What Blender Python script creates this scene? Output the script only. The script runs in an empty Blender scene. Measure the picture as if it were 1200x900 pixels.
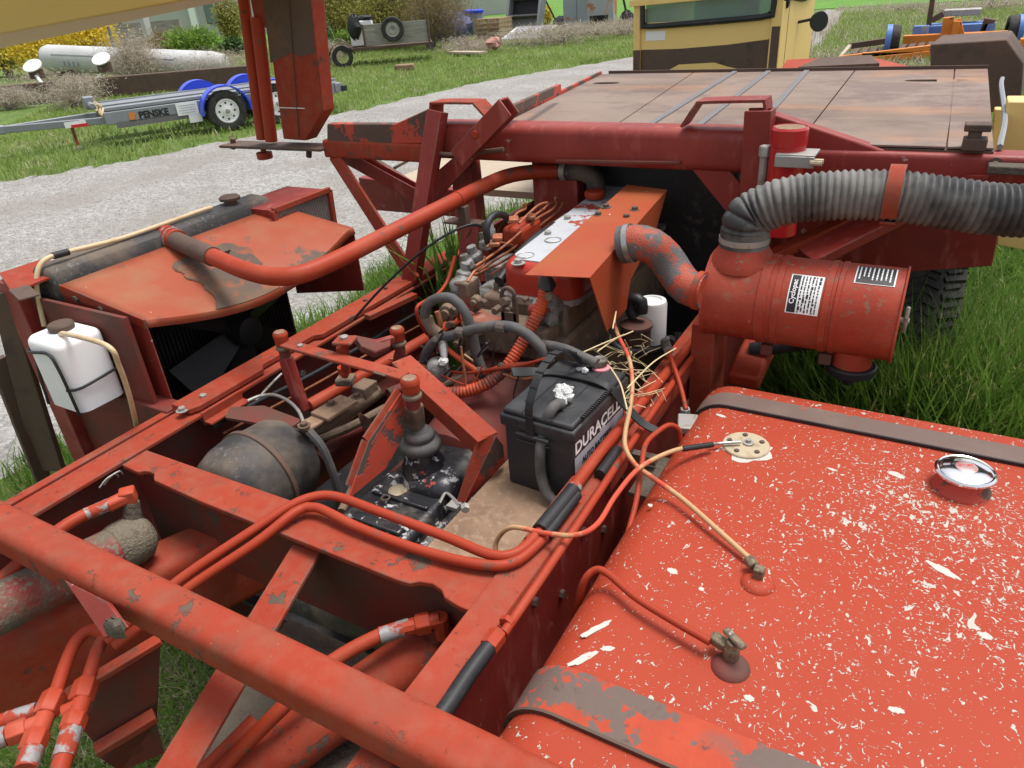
import bpy, bmesh, math, random
import numpy as np
from mathutils import Vector, Matrix
random.seed(7); RNG = np.random.default_rng(7)
S = bpy.context.scene
COL = S.collection

# ---------------------------------------------------------------- camera, sky, sun, exposure
CAMZ = 1.95            # camera height above the ground
FPX = 842.0            # focal length in pixels of the 1200 px wide photograph
RX = Vector((0.87028036, 0.18462135, -0.45664763))     # world X, Y, Z axes in camera (right, down, forward)
RY = Vector((0.48774584, -0.45227342, 0.74669455))
RZ = Vector((-0.06867383, -0.87256158, -0.48365297))
cam_data = bpy.data.cameras.new('camera'); cam = bpy.data.objects.new('camera', cam_data); COL.objects.link(cam)
cam_data.sensor_width = 36.0; cam_data.lens = 36.0*FPX/1200.0
cam_data.clip_start = 0.05; cam_data.clip_end = 3000
cr = Vector((RX[0], RY[0], RZ[0])); cd = Vector((RX[1], RY[1], RZ[1])); cf = Vector((RX[2], RY[2], RZ[2]))
cam.matrix_world = Matrix(((cr[0], -cd[0], -cf[0], 0), (cr[1], -cd[1], -cf[1], 0), (cr[2], -cd[2], -cf[2], CAMZ), (0, 0, 0, 1)))
S.camera = cam
world = bpy.data.worlds.new('World'); S.world = world; world.use_nodes = True
SUN_EL, SUN_AZ = math.radians(74), math.radians(40)     # sun_azimuth: measured from +Y towards +X
wn = world.node_tree; wn.nodes.clear()
sky = wn.nodes.new('ShaderNodeTexSky'); sky.sky_type = 'NISHITA'; sky.sun_disc = False
sky.sun_elevation = SUN_EL; sky.sun_rotation = SUN_AZ; sky.dust_density = 3.0; sky.air_density = 1.0
hs = wn.nodes.new('ShaderNodeHueSaturation'); hs.inputs['Saturation'].default_value = 0.30
bg = wn.nodes.new('ShaderNodeBackground'); bg.inputs['Strength'].default_value = 0.105
wo = wn.nodes.new('ShaderNodeOutputWorld')
wn.links.new(sky.outputs[0], hs.inputs['Color']); wn.links.new(hs.outputs[0], bg.inputs[0]); wn.links.new(bg.outputs[0], wo.inputs[0])
sun_d = bpy.data.lights.new('sun', 'SUN'); sun_d.energy = 1.5; sun_d.angle = math.radians(24); sun_d.color = (1, 0.97, 0.93)
sun = bpy.data.objects.new('sun', sun_d); COL.objects.link(sun)
sd = Vector((math.sin(SUN_AZ)*math.cos(SUN_EL), math.cos(SUN_AZ)*math.cos(SUN_EL), math.sin(SUN_EL)))
sun.rotation_euler = sd.to_track_quat('Z', 'Y').to_euler(); sun.location = (0, 0, 20)
S.view_settings.view_transform = 'Standard'; S.view_settings.look = 'None'
S.view_settings.exposure = 1.12; S.view_settings.gamma = 1.0; S.view_settings.use_curve_mapping = False

# ---------------------------------------------------------------- pixel to place
CAM = Vector((0, 0, CAMZ))
def ray(u, v):
    d = Vector((u-600, v-450, FPX)); return Vector((RX.dot(d), RY.dot(d), RZ.dot(d)))
def P(u, v, a, val):
    r = ray(u, v); i = 'xyz'.index(a); return CAM + r*((val-CAM[i])/r[i])

# ---------------------------------------------------------------- mesh building
class MB:
    def __init__(s): s.v = []; s.f = []
    def add(s, vs, fs):
        o = len(s.v); s.v += [Vector(p) for p in vs]; s.f += [tuple(i+o for i in f) for f in fs]; return s
    def box(s, c, d, rot=None):
        c = Vector(c); hx, hy, hz = d[0]/2, d[1]/2, d[2]/2
        vs = [Vector((x, y, z)) for z in (-hz, hz) for y in (-hy, hy) for x in (-hx, hx)]
        if rot is not None: vs = [rot @ p for p in vs]
        return s.add([c+p for p in vs], [(0,2,3,1),(4,5,7,6),(0,1,5,4),(2,6,7,3),(0,4,6,2),(1,3,7,5)])
    def box2(s, a, b):
        return s.box([(a[i]+b[i])/2 for i in range(3)], [abs(b[i]-a[i]) for i in range(3)])
    def ext(s, prof, p0, p1, up=(0,0,1), caps=True):
        p0, p1 = Vector(p0), Vector(p1); d = (p1-p0).normalized(); up = Vector(up)
        sx = d.cross(up).normalized(); sy = sx.cross(d).normalized(); n = len(prof)
        vs = [p + sx*a + sy*b for p in (p0, p1) for a, b in prof]
        fs = [(i, (i+1) % n, n+(i+1) % n, n+i) for i in range(n)]
        if caps: fs += [tuple(range(n-1, -1, -1)), tuple(range(n, 2*n))]
        return s.add(vs, fs)
    def bar(s, p0, p1, w, h, up=(0,0,1)):
        return s.ext([(-w/2,-h/2),(w/2,-h/2),(w/2,h/2),(-w/2,h/2)], p0, p1, up)
    def plate(s, pts, t, nrm=None):
        pts = [Vector(p) for p in pts]; n = len(pts)
        if nrm is None:
            nrm = Vector((0,0,0))
            for i in range(n): nrm += (pts[i]-pts[0]).cross(pts[(i+1) % n]-pts[0])
        nrm = Vector(nrm).normalized()*t
        fs = [tuple(range(n)), tuple(range(2*n-1, n-1, -1))] + [(i, n+i, n+(i+1) % n, (i+1) % n) for i in range(n)]
        return s.add(pts+[p-nrm for p in pts], fs)
    def cyl(s, p0, p1, r0, r1=None, n=20, caps=True):
        r1 = r0 if r1 is None else r1
        return s.rings([p0, p1], [r0, r1], n, caps)
    def rings(s, pts, rad, n=16, caps=True, ref=None):
        pts = [Vector(p) for p in pts]; m = len(pts)
        t = (pts[1]-pts[0]).normalized()
        u = Vector(ref) if ref else (Vector((0,0,1)) if abs(t.z) < .9 else Vector((1,0,0)))
        u = (u-t*u.dot(t)).normalized(); vs = []
        for i in range(m):
            if i == 0: t = pts[1]-pts[0]
            elif i == m-1: t = pts[-1]-pts[-2]
            else: t = (pts[i+1]-pts[i-1])
            if t.length > 1e-9: t = t.normalized()
            else: t = (pts[-1]-pts[0]).normalized()
            w = u-t*u.dot(t)
            if w.length > 1e-6: u = w.normalized()
            b = t.cross(u)
            for k in range(n):
                a = 2*math.pi*k/n; vs.append(pts[i]+(u*math.cos(a)+b*math.sin(a))*rad[i])
        fs = [(i*n+k, i*n+(k+1) % n, (i+1)*n+(k+1) % n, (i+1)*n+k) for i in range(m-1) for k in range(n)]
        if caps: fs += [tuple(range(n-1, -1, -1)), tuple(range((m-1)*n, m*n))]
        return s.add(vs, fs)
    def tube(s, pts, r, n=10, step=None, corr=None, caps=True):
        pts = spline(pts, step or max(r*1.2, .008))
        if corr:
            pitch, depth = corr; L = [0]
            for i in range(1, len(pts)): L.append(L[-1]+(pts[i]-pts[i-1]).length)
            m = max(8, int(L[-1]/pitch)*6); q = []; rr = []; j = 0
            for k in range(m+1):
                d = L[-1]*k/m
                while j < len(L)-2 and L[j+1] < d: j += 1
                t = (d-L[j])/max(L[j+1]-L[j], 1e-9); q.append(pts[j].lerp(pts[j+1], t))
                ph = (k % 6)/6.0; rr.append(r+depth*(0.5+0.5*math.cos(2*math.pi*ph))**0.7 - depth/2)
            return s.rings(q, rr, n, caps)
        rad = r if isinstance(r, (list, tuple)) else [r]*len(pts)
        return s.rings(pts, rad, n, caps)
    def lathe(s, base, axis, prof, n=24, caps=True):
        base = Vector(base); axis = Vector(axis).normalized()
        u = Vector((0,0,1)) if abs(axis.z) < .9 else Vector((1,0,0)); u = (u-axis*u.dot(axis)).normalized(); b = axis.cross(u)
        vs = [base+axis*h+(u*math.cos(2*math.pi*k/n)+b*math.sin(2*math.pi*k/n))*r for r, h in prof for k in range(n)]
        m = len(prof); fs = [(i*n+k, i*n+(k+1) % n, (i+1)*n+(k+1) % n, (i+1)*n+k) for i in range(m-1) for k in range(n)]
        if caps: fs += [tuple(range(n-1, -1, -1)), tuple(range((m-1)*n, m*n))]
        return s.add(vs, fs)
    def hexa(s, base, axis, r, h): return s.lathe(base, axis, [(r, 0), (r, h*.85), (r*.86, h)], 6)
    def blob(s, c, r, n=10, m=7, noise=0.0):
        vs = []; fs = []
        for i in range(m+1):
            th = math.pi*i/m
            for k in range(n):
                a = 2*math.pi*k/n; q = 1+random.uniform(-noise, noise)
                vs.append(Vector(c)+Vector((r[0]*math.sin(th)*math.cos(a), r[1]*math.sin(th)*math.sin(a), r[2]*math.cos(th)))*q)
        for i in range(m):
            for k in range(n): fs.append((i*n+k, (i+1)*n+k, (i+1)*n+(k+1) % n, i*n+(k+1) % n))
        return s.add(vs, fs)

def spline(pts, step):
    pts = [Vector(p) for p in pts]
    if len(pts) == 2:
        n = max(1, int((pts[1]-pts[0]).length/.05)); return [pts[0].lerp(pts[1], i/n) for i in range(n+1)]
    q = [pts[0]*2-pts[1]]+pts+[pts[-1]*2-pts[-2]]; out = []
    for i in range(1, len(q)-2):
        a, b, c, d = q[i-1:i+3]; n = max(2, min(24, int((c-b).length/step)))
        for k in range(n):
            t = k/n; out.append(0.5*((2*b)+(c-a)*t+(2*a-5*b+4*c-d)*t*t+(3*b-a-3*c+d)*t**3))
    return out+[pts[-1]]
def rrect(w, h, r, n=4):
    out = []
    for cx, cy, a0 in ((w/2-r, h/2-r, 0), (-w/2+r, h/2-r, 90), (-w/2+r, -h/2+r, 180), (w/2-r, -h/2+r, 270)):
        for k in range(n+1):
            a = math.radians(a0+90*k/n); out.append((cx+r*math.cos(a), cy+r*math.sin(a)))
    return out
def chan(w, h, t):     # C channel: web along y on the right, open to the left
    return [(w/2,-h/2),(w/2,h/2),(-w/2,h/2),(-w/2,h/2-t),(w/2-t,h/2-t),(w/2-t,-h/2+t),(-w/2,-h/2+t),(-w/2,-h/2)]

WLOC = {}
def empty(name, loc):
    o = bpy.data.objects.new(name, None); COL.objects.link(o); o.location = loc; o.empty_display_size = .1; WLOC[o.name] = Vector(loc); return o
def obj(name, mb, mat, parent=None, bevel=0.0, ang=35, label=None, kind=None, seg=2):
    me = bpy.data.meshes.new(name)
    if isinstance(mb, MB):
        vs = mb.v; lo = Vector([min(p[i] for p in vs) for i in range(3)]); hi = Vector([max(p[i] for p in vs) for i in range(3)])
        c = (lo+hi)/2
        me.from_pydata([tuple(p-c) for p in vs], [], mb.f)
        bm = bmesh.new(); bm.from_mesh(me); bmesh.ops.recalc_face_normals(bm, faces=bm.faces); bm.to_mesh(me); bm.free()
    else:
        me = mb; c = Vector((0,0,0))
    if len(me.polygons) and ang:
        me.shade_smooth(); me.set_sharp_from_angle(angle=math.radians(ang))
    me.materials.append(mat)
    o = bpy.data.objects.new(name, me); COL.objects.link(o)
    place(o, c, parent)
    if bevel:
        m = o.modifiers.new('bevel', 'BEVEL'); m.width = bevel; m.segments = seg; m.limit_method = 'ANGLE'; m.angle_limit = math.radians(40); m.harden_normals = False
    if label: o['label'] = label
    if kind: o['kind'] = kind
    return o
def place(o, c, parent):
    if parent is not None: o.parent = parent; o.location = c-WLOC[parent.name]
    else: o.location = c
    WLOC[o.name] = c.copy()
def tag(o, label, cat, group=None):
    o['label'] = label; o['category'] = cat
    if group: o['group'] = group
    return o
def struct(o): o['kind'] = 'structure'; return o
def copy_at(src, c, parent, rot=None):
    o = src.copy(); COL.objects.link(o); place(o, Vector(c), parent)
    if rot is not None: o.rotation_euler = rot
    return o

# ---------------------------------------------------------------- materials
def srgb(r, g, b):
    f = lambda c: c/12.92 if c <= .04045 else ((c+.055)/1.055)**2.4
    return tuple(f(c/255.0) for c in (r, g, b))+(1,)
class NT:
    def __init__(s, name):
        s.m = bpy.data.materials.new(name); s.m.use_nodes = True; s.t = s.m.node_tree; s.t.nodes.clear()
        s.out = s.n('ShaderNodeOutputMaterial'); s.b = s.n('ShaderNodeBsdfPrincipled'); s.l(s.b.outputs[0], s.out.inputs[0])
        s.geo = s.n('ShaderNodeNewGeometry'); s.pos = s.geo.outputs['Position']
    def n(s, t, **k):
        x = s.t.nodes.new(t)
        for a, v in k.items():
            if a in x.inputs: x.inputs[a].default_value = v
            else: setattr(x, a, v)
        return x
    def l(s, a, b): s.t.links.new(a, b)
    def vec(s, stretch=None, off=(0,0,0), rot=(0,0,0)):
        if stretch is None and off == (0,0,0) and rot == (0,0,0): return s.pos
        m = s.n('ShaderNodeMapping'); m.inputs['Scale'].default_value = stretch or (1,1,1); m.inputs['Location'].default_value = off; m.inputs['Rotation'].default_value = rot
        s.l(s.pos, m.inputs[0]); return m.outputs[0]
    def noise(s, scale, detail=4, rough=.55, stretch=None, off=(0,0,0), dist=0):
        x = s.n('ShaderNodeTexNoise', Scale=scale, Detail=detail, Roughness=rough, Distortion=dist); s.l(s.vec(stretch, off), x.inputs['Vector']); return x.outputs['Fac']
    def vor(s, scale, feature='F1', stretch=None, out='Distance', rnd=1.0, rot=(0,0,0), smooth=0.3):
        x = s.n('ShaderNodeTexVoronoi', feature=feature); x.inputs['Scale'].default_value = scale; x.inputs['Randomness'].default_value = rnd
        s.l(s.vec(stretch, rot=rot), x.inputs['Vector']); return x.outputs[out]
    def ramp(s, x, lo, hi, a=0.0, b=1.0):
        m = s.n('ShaderNodeMapRange'); m.inputs[1].default_value = lo; m.inputs[2].default_value = hi; m.inputs[3].default_value = a; m.inputs[4].default_value = b
        s.l(x, m.inputs[0]); return m.outputs[0]
    def mul(s, a, b, op='MULTIPLY'):
        m = s.n('ShaderNodeMath', operation=op)
        for i, x in enumerate((a, b)):
            if isinstance(x, (int, float)): m.inputs[i].default_value = x
            else: s.l(x, m.inputs[i])
        return m.outputs[0]
    def mix(s, fac, a, b):
        m = s.n('ShaderNodeMix', data_type='RGBA')
        for i, x in ((0, fac), (6, a), (7, b)):
            if isinstance(x, (int, float, tuple)): m.inputs[i].default_value = x
            else: s.l(x, m.inputs[i])
        return m.outputs[2]
    def mixf(s, fac, a, b):
        m = s.n('ShaderNodeMix', data_type='FLOAT')
        for i, x in ((0, fac), (2, a), (3, b)):
            if isinstance(x, (int, float)): m.inputs[i].default_value = x
            else: s.l(x, m.inputs[i])
        return m.outputs[0]
def scl(c, k): return tuple(min(1, x*k) for x in c[:3])+(1,)
def mat(name, col, rough=.6, metal=0.0, var=.12, vscale=4, layers=(), bump=.0, bscale=80, spec=.4, coat=0, edge=None):
    """layers: (color, scale, lo, hi, opts) patches of another colour where noise is above lo..hi"""
    t = NT(name); c = t.mix(t.noise(vscale, 5), scl(col, 1-var), scl(col, 1+var)); r = rough; mt = metal; h = None
    for L in layers:
        lc, sc, lo, hi = L[:4]; o = L[4] if len(L) > 4 else {}
        if o.get('vor'): f = t.ramp(t.vor(sc, stretch=o.get('stretch'), rot=o.get('rot', (0,0,0))), lo, hi)
        else: f = t.ramp(t.noise(sc, o.get('detail', 6), o.get('nr', .6), stretch=o.get('stretch'), off=o.get('off', (sc*.37, 0, 0)), dist=o.get('dist', 0)), lo, hi)
        if 'mask' in o: f = t.mul(f, t.ramp(t.noise(o['mask'][0], 3, off=(3.1, 1.7, sc)), o['mask'][1], o['mask'][2]))
        if 'amt' in o: f = t.mul(f, o['amt'])
        lc2 = t.mix(t.noise(sc*2.3, 3), scl(lc, .75), scl(lc, 1.25))
        c = t.mix(f, c, lc2)
        r = t.mixf(f, r, o.get('rough', .85)); mt = t.mixf(f, mt, o.get('metal', 0.0))
        if o.get('depth'):
            hh = t.mul(f, o['depth']); h = hh if h is None else t.mul(h, hh, 'ADD')
    if edge:
        bv = t.n('ShaderNodeBevel', samples=4); bv.inputs['Radius'].default_value = .007
        dt = t.n('ShaderNodeVectorMath', operation='DOT_PRODUCT'); t.l(bv.outputs[0], dt.inputs[0]); t.l(t.geo.outputs['Normal'], dt.inputs[1])
        f = t.mul(t.ramp(dt.outputs['Value'], .985, .94), t.ramp(t.noise(24, 5, .7, off=(7,3,1)), .47, .53))
        f = t.mul(f, t.ramp(t.noise(2.2, 3, off=(1,8,2)), .38, .55))
        c = t.mix(f, c, edge); r = t.mixf(f, r, .8)
    t.l(c, t.b.inputs['Base Color']) if not isinstance(c, tuple) else None
    for s_, v in (('Roughness', r), ('Metallic', mt)):
        if isinstance(v, (int, float)): t.b.inputs[s_].default_value = v
        else: t.l(v, t.b.inputs[s_])
    t.b.inputs['Specular IOR Level'].default_value = spec
    if coat: t.b.inputs['Coat Weight'].default_value = coat
    if bump or h is not None:
        bn = t.n('ShaderNodeBump'); bn.inputs['Strength'].default_value = 1.0; bn.inputs['Distance'].default_value = 0.001
        x = t.mul(t.noise(bscale, 4), bump*10)
        if h is not None: x = t.mul(x, h, 'ADD')
        t.l(x, bn.inputs['Height']); t.l(bn.outputs[0], t.b.inputs['Normal'])
    return t.m
M = {}
RUST = (.075, .048, .036, 1); CHIP = (.095, .072, .055, 1); DUST = (.30, .22, .15, 1)
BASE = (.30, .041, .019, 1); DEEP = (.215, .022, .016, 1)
chips = [((.36,.068,.034,1), 2.5, .45, .75, dict(amt=.6, rough=.75)), ((.28,.045,.025,1), 9, .5, .8, dict(amt=.5)),
         (CHIP, 17, .60, .615, dict(mask=(3.0, .43, .50), depth=-1.2, nr=.7)), ((.24,.030,.014,1), 1.2, .4, .7, dict(amt=.6)), ((.12,.06,.04,1), 6, .57, .75, dict(amt=.5, nr=.7)), (CHIP, 75, .68, .70, dict(mask=(5, .42, .55), depth=-.8)), ((.52,.30,.22,1), 110, .70, .72, dict(mask=(2,.45,.6), amt=.7)), ((.17,.035,.02,1), 3.5, .55, .8, dict(amt=.45, nr=.7)),
         (DUST, 30, .45, .9, dict(amt=.22)), ((.16,.085,.055,1), 8, .48, .72, dict(amt=.38, nr=.72))]
M['red'] = mat('faded_red_paint', BASE, .6, spec=.18, edge=(.14,.10,.08,1), layers=chips, bump=.05, bscale=180, var=.10)
M['red2'] = mat('worn_red_paint', (.29,.036,.016,1), .6, spec=.18, edge=(.14,.10,.08,1), layers=chips+[(RUST, 7, .60, .68, dict(mask=(2, .45, .6), depth=-1))], bump=.06, bscale=150)
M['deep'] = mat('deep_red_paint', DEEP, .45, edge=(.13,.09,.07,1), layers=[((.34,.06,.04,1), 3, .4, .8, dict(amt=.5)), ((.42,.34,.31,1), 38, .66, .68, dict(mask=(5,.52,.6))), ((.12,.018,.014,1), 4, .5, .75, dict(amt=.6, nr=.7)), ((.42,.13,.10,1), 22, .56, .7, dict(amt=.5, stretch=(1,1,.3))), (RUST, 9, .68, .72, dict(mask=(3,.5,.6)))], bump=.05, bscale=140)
M['dirtyshadered'] = mat('dirty_shaded_red_paint', (.17,.022,.015,1), .65, layers=[((.07,.05,.035,1), 4, .42, .62, dict(amt=.8)), (RUST, 14, .58, .66, dict(mask=(3,.4,.6)))], bump=.08)  # dirt and rust over a red darkened to hold interior shade
M['rustpatch'] = mat('burnt_bare_patch', (.085,.06,.045,1), .75, layers=[((.27,.075,.033,1), 13, .52, .60, dict(nr=.72, amt=.9)), ((.16,.10,.06,1), 5, .45, .65, dict(amt=.7))], bump=.1)
M['rust'] = mat('brown_rusty_steel', (.095,.060,.044,1), .75, layers=[((.17,.09,.055,1), 3, .5, .75, dict(amt=.7)), ((.05,.037,.032,1), 10, .55, .7, dict(amt=.7))], bump=.10, bscale=120)
M['rustred'] = mat('half_rusted_red_paint', (.44,.055,.03,1), .6, layers=[((.10,.065,.05,1), 5.5, .47, .50, dict(mask=(1.2,.25,.4), depth=-1.2, nr=.68)), (CHIP, 40, .66, .68, dict(mask=(4,.4,.6)))], bump=.06)
M['strap'] = mat('brown_worn_strap_steel', (.12,.08,.065,1), .65, layers=[((.37,.053,.022,1), 8, .485, .50, dict(mask=(2.6,.43,.48), nr=.7)), ((.38,.05,.024,1), 45, .62, .64, {}), ((.07,.05,.04,1), 30, .6, .7, {})], bump=.1)
M['deck'] = mat('weathered_deck_steel', (.215,.150,.115,1), .6, layers=[((.13,.08,.052,1), 1.6, .45, .7, dict(amt=.8, rough=.6)), ((.34,.17,.085,1), 2.6, .54, .70, dict(amt=.75, stretch=(.6,1,1))), ((.10,.075,.065,1), 9, .52, .72, dict(amt=.7, stretch=(.2,1,1))), ((.11,.07,.065,1), 3.2, .50, .62, dict(amt=.55, nr=.7)), ((.33,.29,.27,1), 50, .66, .70, dict(amt=.7, stretch=(.3,1,1))), ((.30,.25,.23,1), 14, .58, .75, dict(amt=.45, stretch=(.25,1,1)))], bump=.06, bscale=60)
M['tan'] = mat('pale_worn_deck_boards', (.42,.34,.25,1), .7, layers=[((.26,.17,.11,1), 4, .5, .75, dict(amt=.6, stretch=(.3,1,1)))], bump=.08)
M['rib'] = mat('grey_weld_strip', (.15,.14,.14,1), .6, bump=.2, bscale=90)
M['black'] = mat('black_bay_fill', (.018,.018,.02,1), .5, layers=[((.16,.15,.14,1), 26, .56, .66, dict(mask=(4,.45,.65), amt=.8)), ((.10,.075,.055,1), 5, .5, .75, dict(amt=.5))], bump=.08, bscale=60)
M['blackdust'] = mat('dusty_black_housing', (.035,.033,.033,1), .6, layers=[((.15,.115,.085,1), 5, .44, .62, dict(amt=.85, nr=.65)), ((.20,.195,.19,1), 80, .56, .66, dict(mask=(5,.48,.60), amt=.6))], bump=.08)
M['gearbox'] = mat('chipped_black_cast_iron', (.018,.018,.021,1), .30, spec=.6, layers=[((.40,.39,.39,1), 34, .575, .59, dict(mask=(9,.46,.5), rough=.6)), ((.13,.10,.07,1), 7, .52, .66, dict(amt=.6)), ((.35,.05,.03,1), 14, .68, .70, dict(rough=.5)), ((.12,.09,.06,1), 3, .55, .75, dict(amt=.4))], bump=.12, bscale=70)
M['castdirt'] = mat('oily_brown_cast_iron', (.17,.115,.075,1), .7, layers=[((.08,.055,.04,1), 9, .48, .62, dict(amt=.8)), ((.32,.05,.03,1), 6, .60, .68, dict(amt=.8)), ((.34,.27,.20,1), 22, .6, .7, dict(amt=.6))], bump=.25, bscale=60)
M['dirt'] = mat('caked_dust', (.10,.08,.06,1), .95, layers=[((.08,.06,.045,1), 30, .5, .65, {})], bump=.6, bscale=110)
M['dustcap'] = mat('dust_caked_red_cylinder', (.22,.03,.024,1), .6, layers=[((.13,.105,.075,1), 7, .50, .60, dict(rough=.95, depth=1.5)), ((.18,.15,.11,1), 90, .5, .6, dict(mask=(7,.42,.52)))], bump=.3, bscale=150)
M['dust'] = mat('pale_caked_dust', (.17,.14,.10,1), .95, layers=[((.14,.11,.08,1), 60, .48, .62, {})], bump=.8, bscale=140)
M['tray'] = mat('sandy_rusted_tray', (.27,.17,.105,1), .8, layers=[((.13,.07,.042,1), 6, .42, .66, dict(amt=.7)), ((.07,.05,.04,1), 2.5, .58, .7, dict(amt=.6)), ((.36,.26,.18,1), 60, .5, .7, dict(amt=.6))], bump=.15, bscale=200)
M['wornrub'] = mat('paint_flaked_rubber', (.11,.105,.10,1), .7, layers=[((.36,.06,.028,1), 13, .46, .52, dict(nr=.7, rough=.5)), ((.45,.43,.40,1), 60, .66, .69, {})], bump=.25, bscale=260)
M['cleaner'] = mat('speckled_red_canister', (.31,.038,.018,1), .5, spec=.25, layers=[((.17,.13,.085,1), 52, .57, .62, dict(mask=(5,.40,.55), depth=-.5, amt=.75)), ((.46,.12,.07,1), 5, .45, .75, dict(amt=.5)), ((.55,.48,.45,1), 60, .70, .715, dict(mask=(3,.42,.55))), ((.22,.05,.03,1), 14, .55, .75, dict(amt=.6))], bump=.06, bscale=120)
M['rubber'] = mat('grey_rubber_hose', (.075,.072,.07,1), .7, layers=[((.17,.145,.12,1), 12, .48, .7, dict(amt=.6))], bump=.05)
M['blackrub'] = mat('black_rubber', (.016,.016,.017,1), .5, var=.2, layers=[((.09,.085,.08,1), 10, .55, .75, dict(amt=.4))], bump=.03)
M['corr'] = mat('weathered_duct_rubber', (.032,.031,.031,1), .55, layers=[((.20,.19,.175,1), 6, .42, .62, dict(amt=.85, rough=.8)), ((.10,.095,.09,1), 20, .5, .7, dict(amt=.5)), ((.60,.60,.58,1), 60, .73, .75, {})], bump=.05)
M['tyre'] = mat('tyre_rubber', (.022,.021,.020,1), .75, layers=[((.085,.075,.06,1), 8, .45, .75, dict(amt=.7))], bump=.1)
M['orange'] = mat('orange_conduit', (.55,.075,.025,1), .55, layers=[((.05,.04,.035,1), 10, .50, .62, dict(amt=.85))])
M['redpipe'] = mat('red_painted_pipe', (.325,.040,.016,1), .5, spec=.22, layers=[((.11,.07,.05,1), 20, .60, .66, dict(mask=(4,.42,.6))), ((.48,.14,.08,1), 6, .5, .8, dict(amt=.35))])
M['fitting'] = mat('orange_painted_fitting', (.36,.046,.018,1), .5, spec=.25, layers=[((.08,.06,.05,1), 45, .66, .68, {}), ((.62,.20,.13,1), 9, .5, .8, dict(amt=.35))], bump=.05)
M['whitechip'] = mat('silver_hose_ferrule', (.27,.265,.26,1), .6, metal=.2, layers=[((.31,.042,.018,1), 30, .46, .54, {}), ((.20,.18,.17,1), 50, .6, .7, {})], bump=.1)
M['tanhose'] = mat('yellowed_clear_hose', (.55,.42,.25,1), .45, layers=[((.30,.17,.07,1), 9, .5, .7, dict(amt=.6))])
M['wire'] = mat('tan_wire_with_red_paint', (.46,.27,.13,1), .5, layers=[((.50,.07,.035,1), 5.5, .48, .52, {}), ((.12,.09,.07,1), 40, .62, .7, dict(amt=.6))])
M['plastic'] = mat('white_plastic', (.80,.81,.80,1), .42, var=.03, layers=[((.62,.60,.55,1), 8, .6, .85, dict(amt=.35))])
M['plastic'].node_tree.nodes['Principled BSDF'].inputs['Subsurface Weight'].default_value = .15
M['bat'] = mat('battery_black_plastic', (.024,.024,.026,1), .5, layers=[((.10,.095,.09,1), 14, .5, .75, dict(amt=.35)), ((.22,.21,.20,1), 130, .68, .72, dict(amt=.5))], bump=.05, bscale=250)
M['lead'] = mat('white_corroded_terminal', (.66,.66,.64,1), .8, metal=.1, layers=[((.35,.34,.33,1), 60, .55, .65, {})], bump=.5, bscale=300)
M['steel'] = mat('bare_steel', (.42,.42,.42,1), .4, metal=.9, layers=[((.20,.15,.11,1), 40, .55, .68, dict(rough=.8))])
M['zinc'] = mat('dull_zinc', (.36,.345,.32,1), .55, metal=.5, layers=[((.22,.16,.11,1), 30, .52, .68, dict(rough=.85))])
M['chrome'] = mat('chrome', (.78,.78,.79,1), .12, metal=1.0, var=.02)
M['galv'] = mat('galvanised_steel', (.25,.265,.28,1), .55, metal=.35, layers=[((.25,.26,.27,1), 3, .5, .7, {})])
M['alu'] = mat('worn_silver_primer', (.46,.48,.50,1), .5, metal=.15, layers=[(BASE, 7, .56, .575, dict(mask=(4,.46,.52), nr=.68)), ((.28,.27,.27,1), 12, .5, .7, dict(amt=.5))], bump=.05)
M['cover'] = mat('valve_cover_paint', (.40,.034,.018,1), .36, layers=[((.45,.46,.47,1), 14, .63, .645, dict(mask=(5,.48,.55), nr=.65))], bump=.05)
M['shield'] = mat('orange_heat_shield', (.33,.055,.020,1), .5, spec=.25, layers=[((.28,.085,.026,1), 2, .45, .65, dict(amt=.7)), ((.09,.05,.035,1), 5, .60, .72, dict(amt=.8)), ((.55,.45,.40,1), 30, .71, .73, {})], bump=.04)
M['shroud'] = mat('rust_stained_shroud', (.30,.062,.026,1), .55, layers=[((.27,.12,.058,1), 4, .47, .7, dict(amt=.75)), ((.11,.075,.055,1), 2.3, .56, .60, dict(nr=.7)), ((.6,.4,.32,1), 50, .72, .73, {})], bump=.05)
M['whitetank'] = mat('weathered_white_tank', (.50,.50,.49,1), .6, var=.08, vscale=.6, layers=[((.33,.32,.30,1), .8, .5, .7, dict(amt=.6))])
M['strap2'] = mat('brown_strap_steel', (.13,.085,.07,1), .65, layers=[((.37,.053,.022,1), 12, .62, .64, dict(nr=.7)), ((.20,.14,.11,1), 5, .5, .7, dict(amt=.6))], bump=.1)
M['primer'] = mat('pale_bare_primer', (.46,.43,.38,1), .75, var=.1, vscale=30, layers=[((.42,.10,.05,1), 60, .62, .66, dict(amt=.7))])
M['brass'] = mat('tarnished_brass_fitting', (.20,.155,.10,1), .55, metal=.5, layers=[((.09,.065,.045,1), 60, .5, .62, dict(rough=.85)), ((.36,.34,.31,1), 40, .62, .68, {})], bump=.15, bscale=200)
M['green'] = mat('dirty_grey_alloy', (.25,.245,.235,1), .65, metal=.35, layers=[((.09,.07,.05,1), 18, .46, .60, {})], bump=.25, bscale=140)
M['copper'] = mat('rusty_fuel_line', (.38,.13,.06,1), .5, metal=.3, layers=[((.14,.07,.04,1), 30, .5, .65, {})])
M['yellow'] = mat('faded_yellow_paint', (.80,.55,.20,1), .5, var=.06, layers=[((.55,.30,.08,1), 2, .55, .75, dict(amt=.5))], bump=.04)
M['boom'] = mat('mustard_yellow_paint', (.68,.45,.15,1), .5, var=.05, layers=[((.40,.22,.06,1), 9, .68, .72, {})])
M['glass'] = mat('tinted_window_glass', (.30,.42,.40,1), .08, spec=.8, var=.1)
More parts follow.
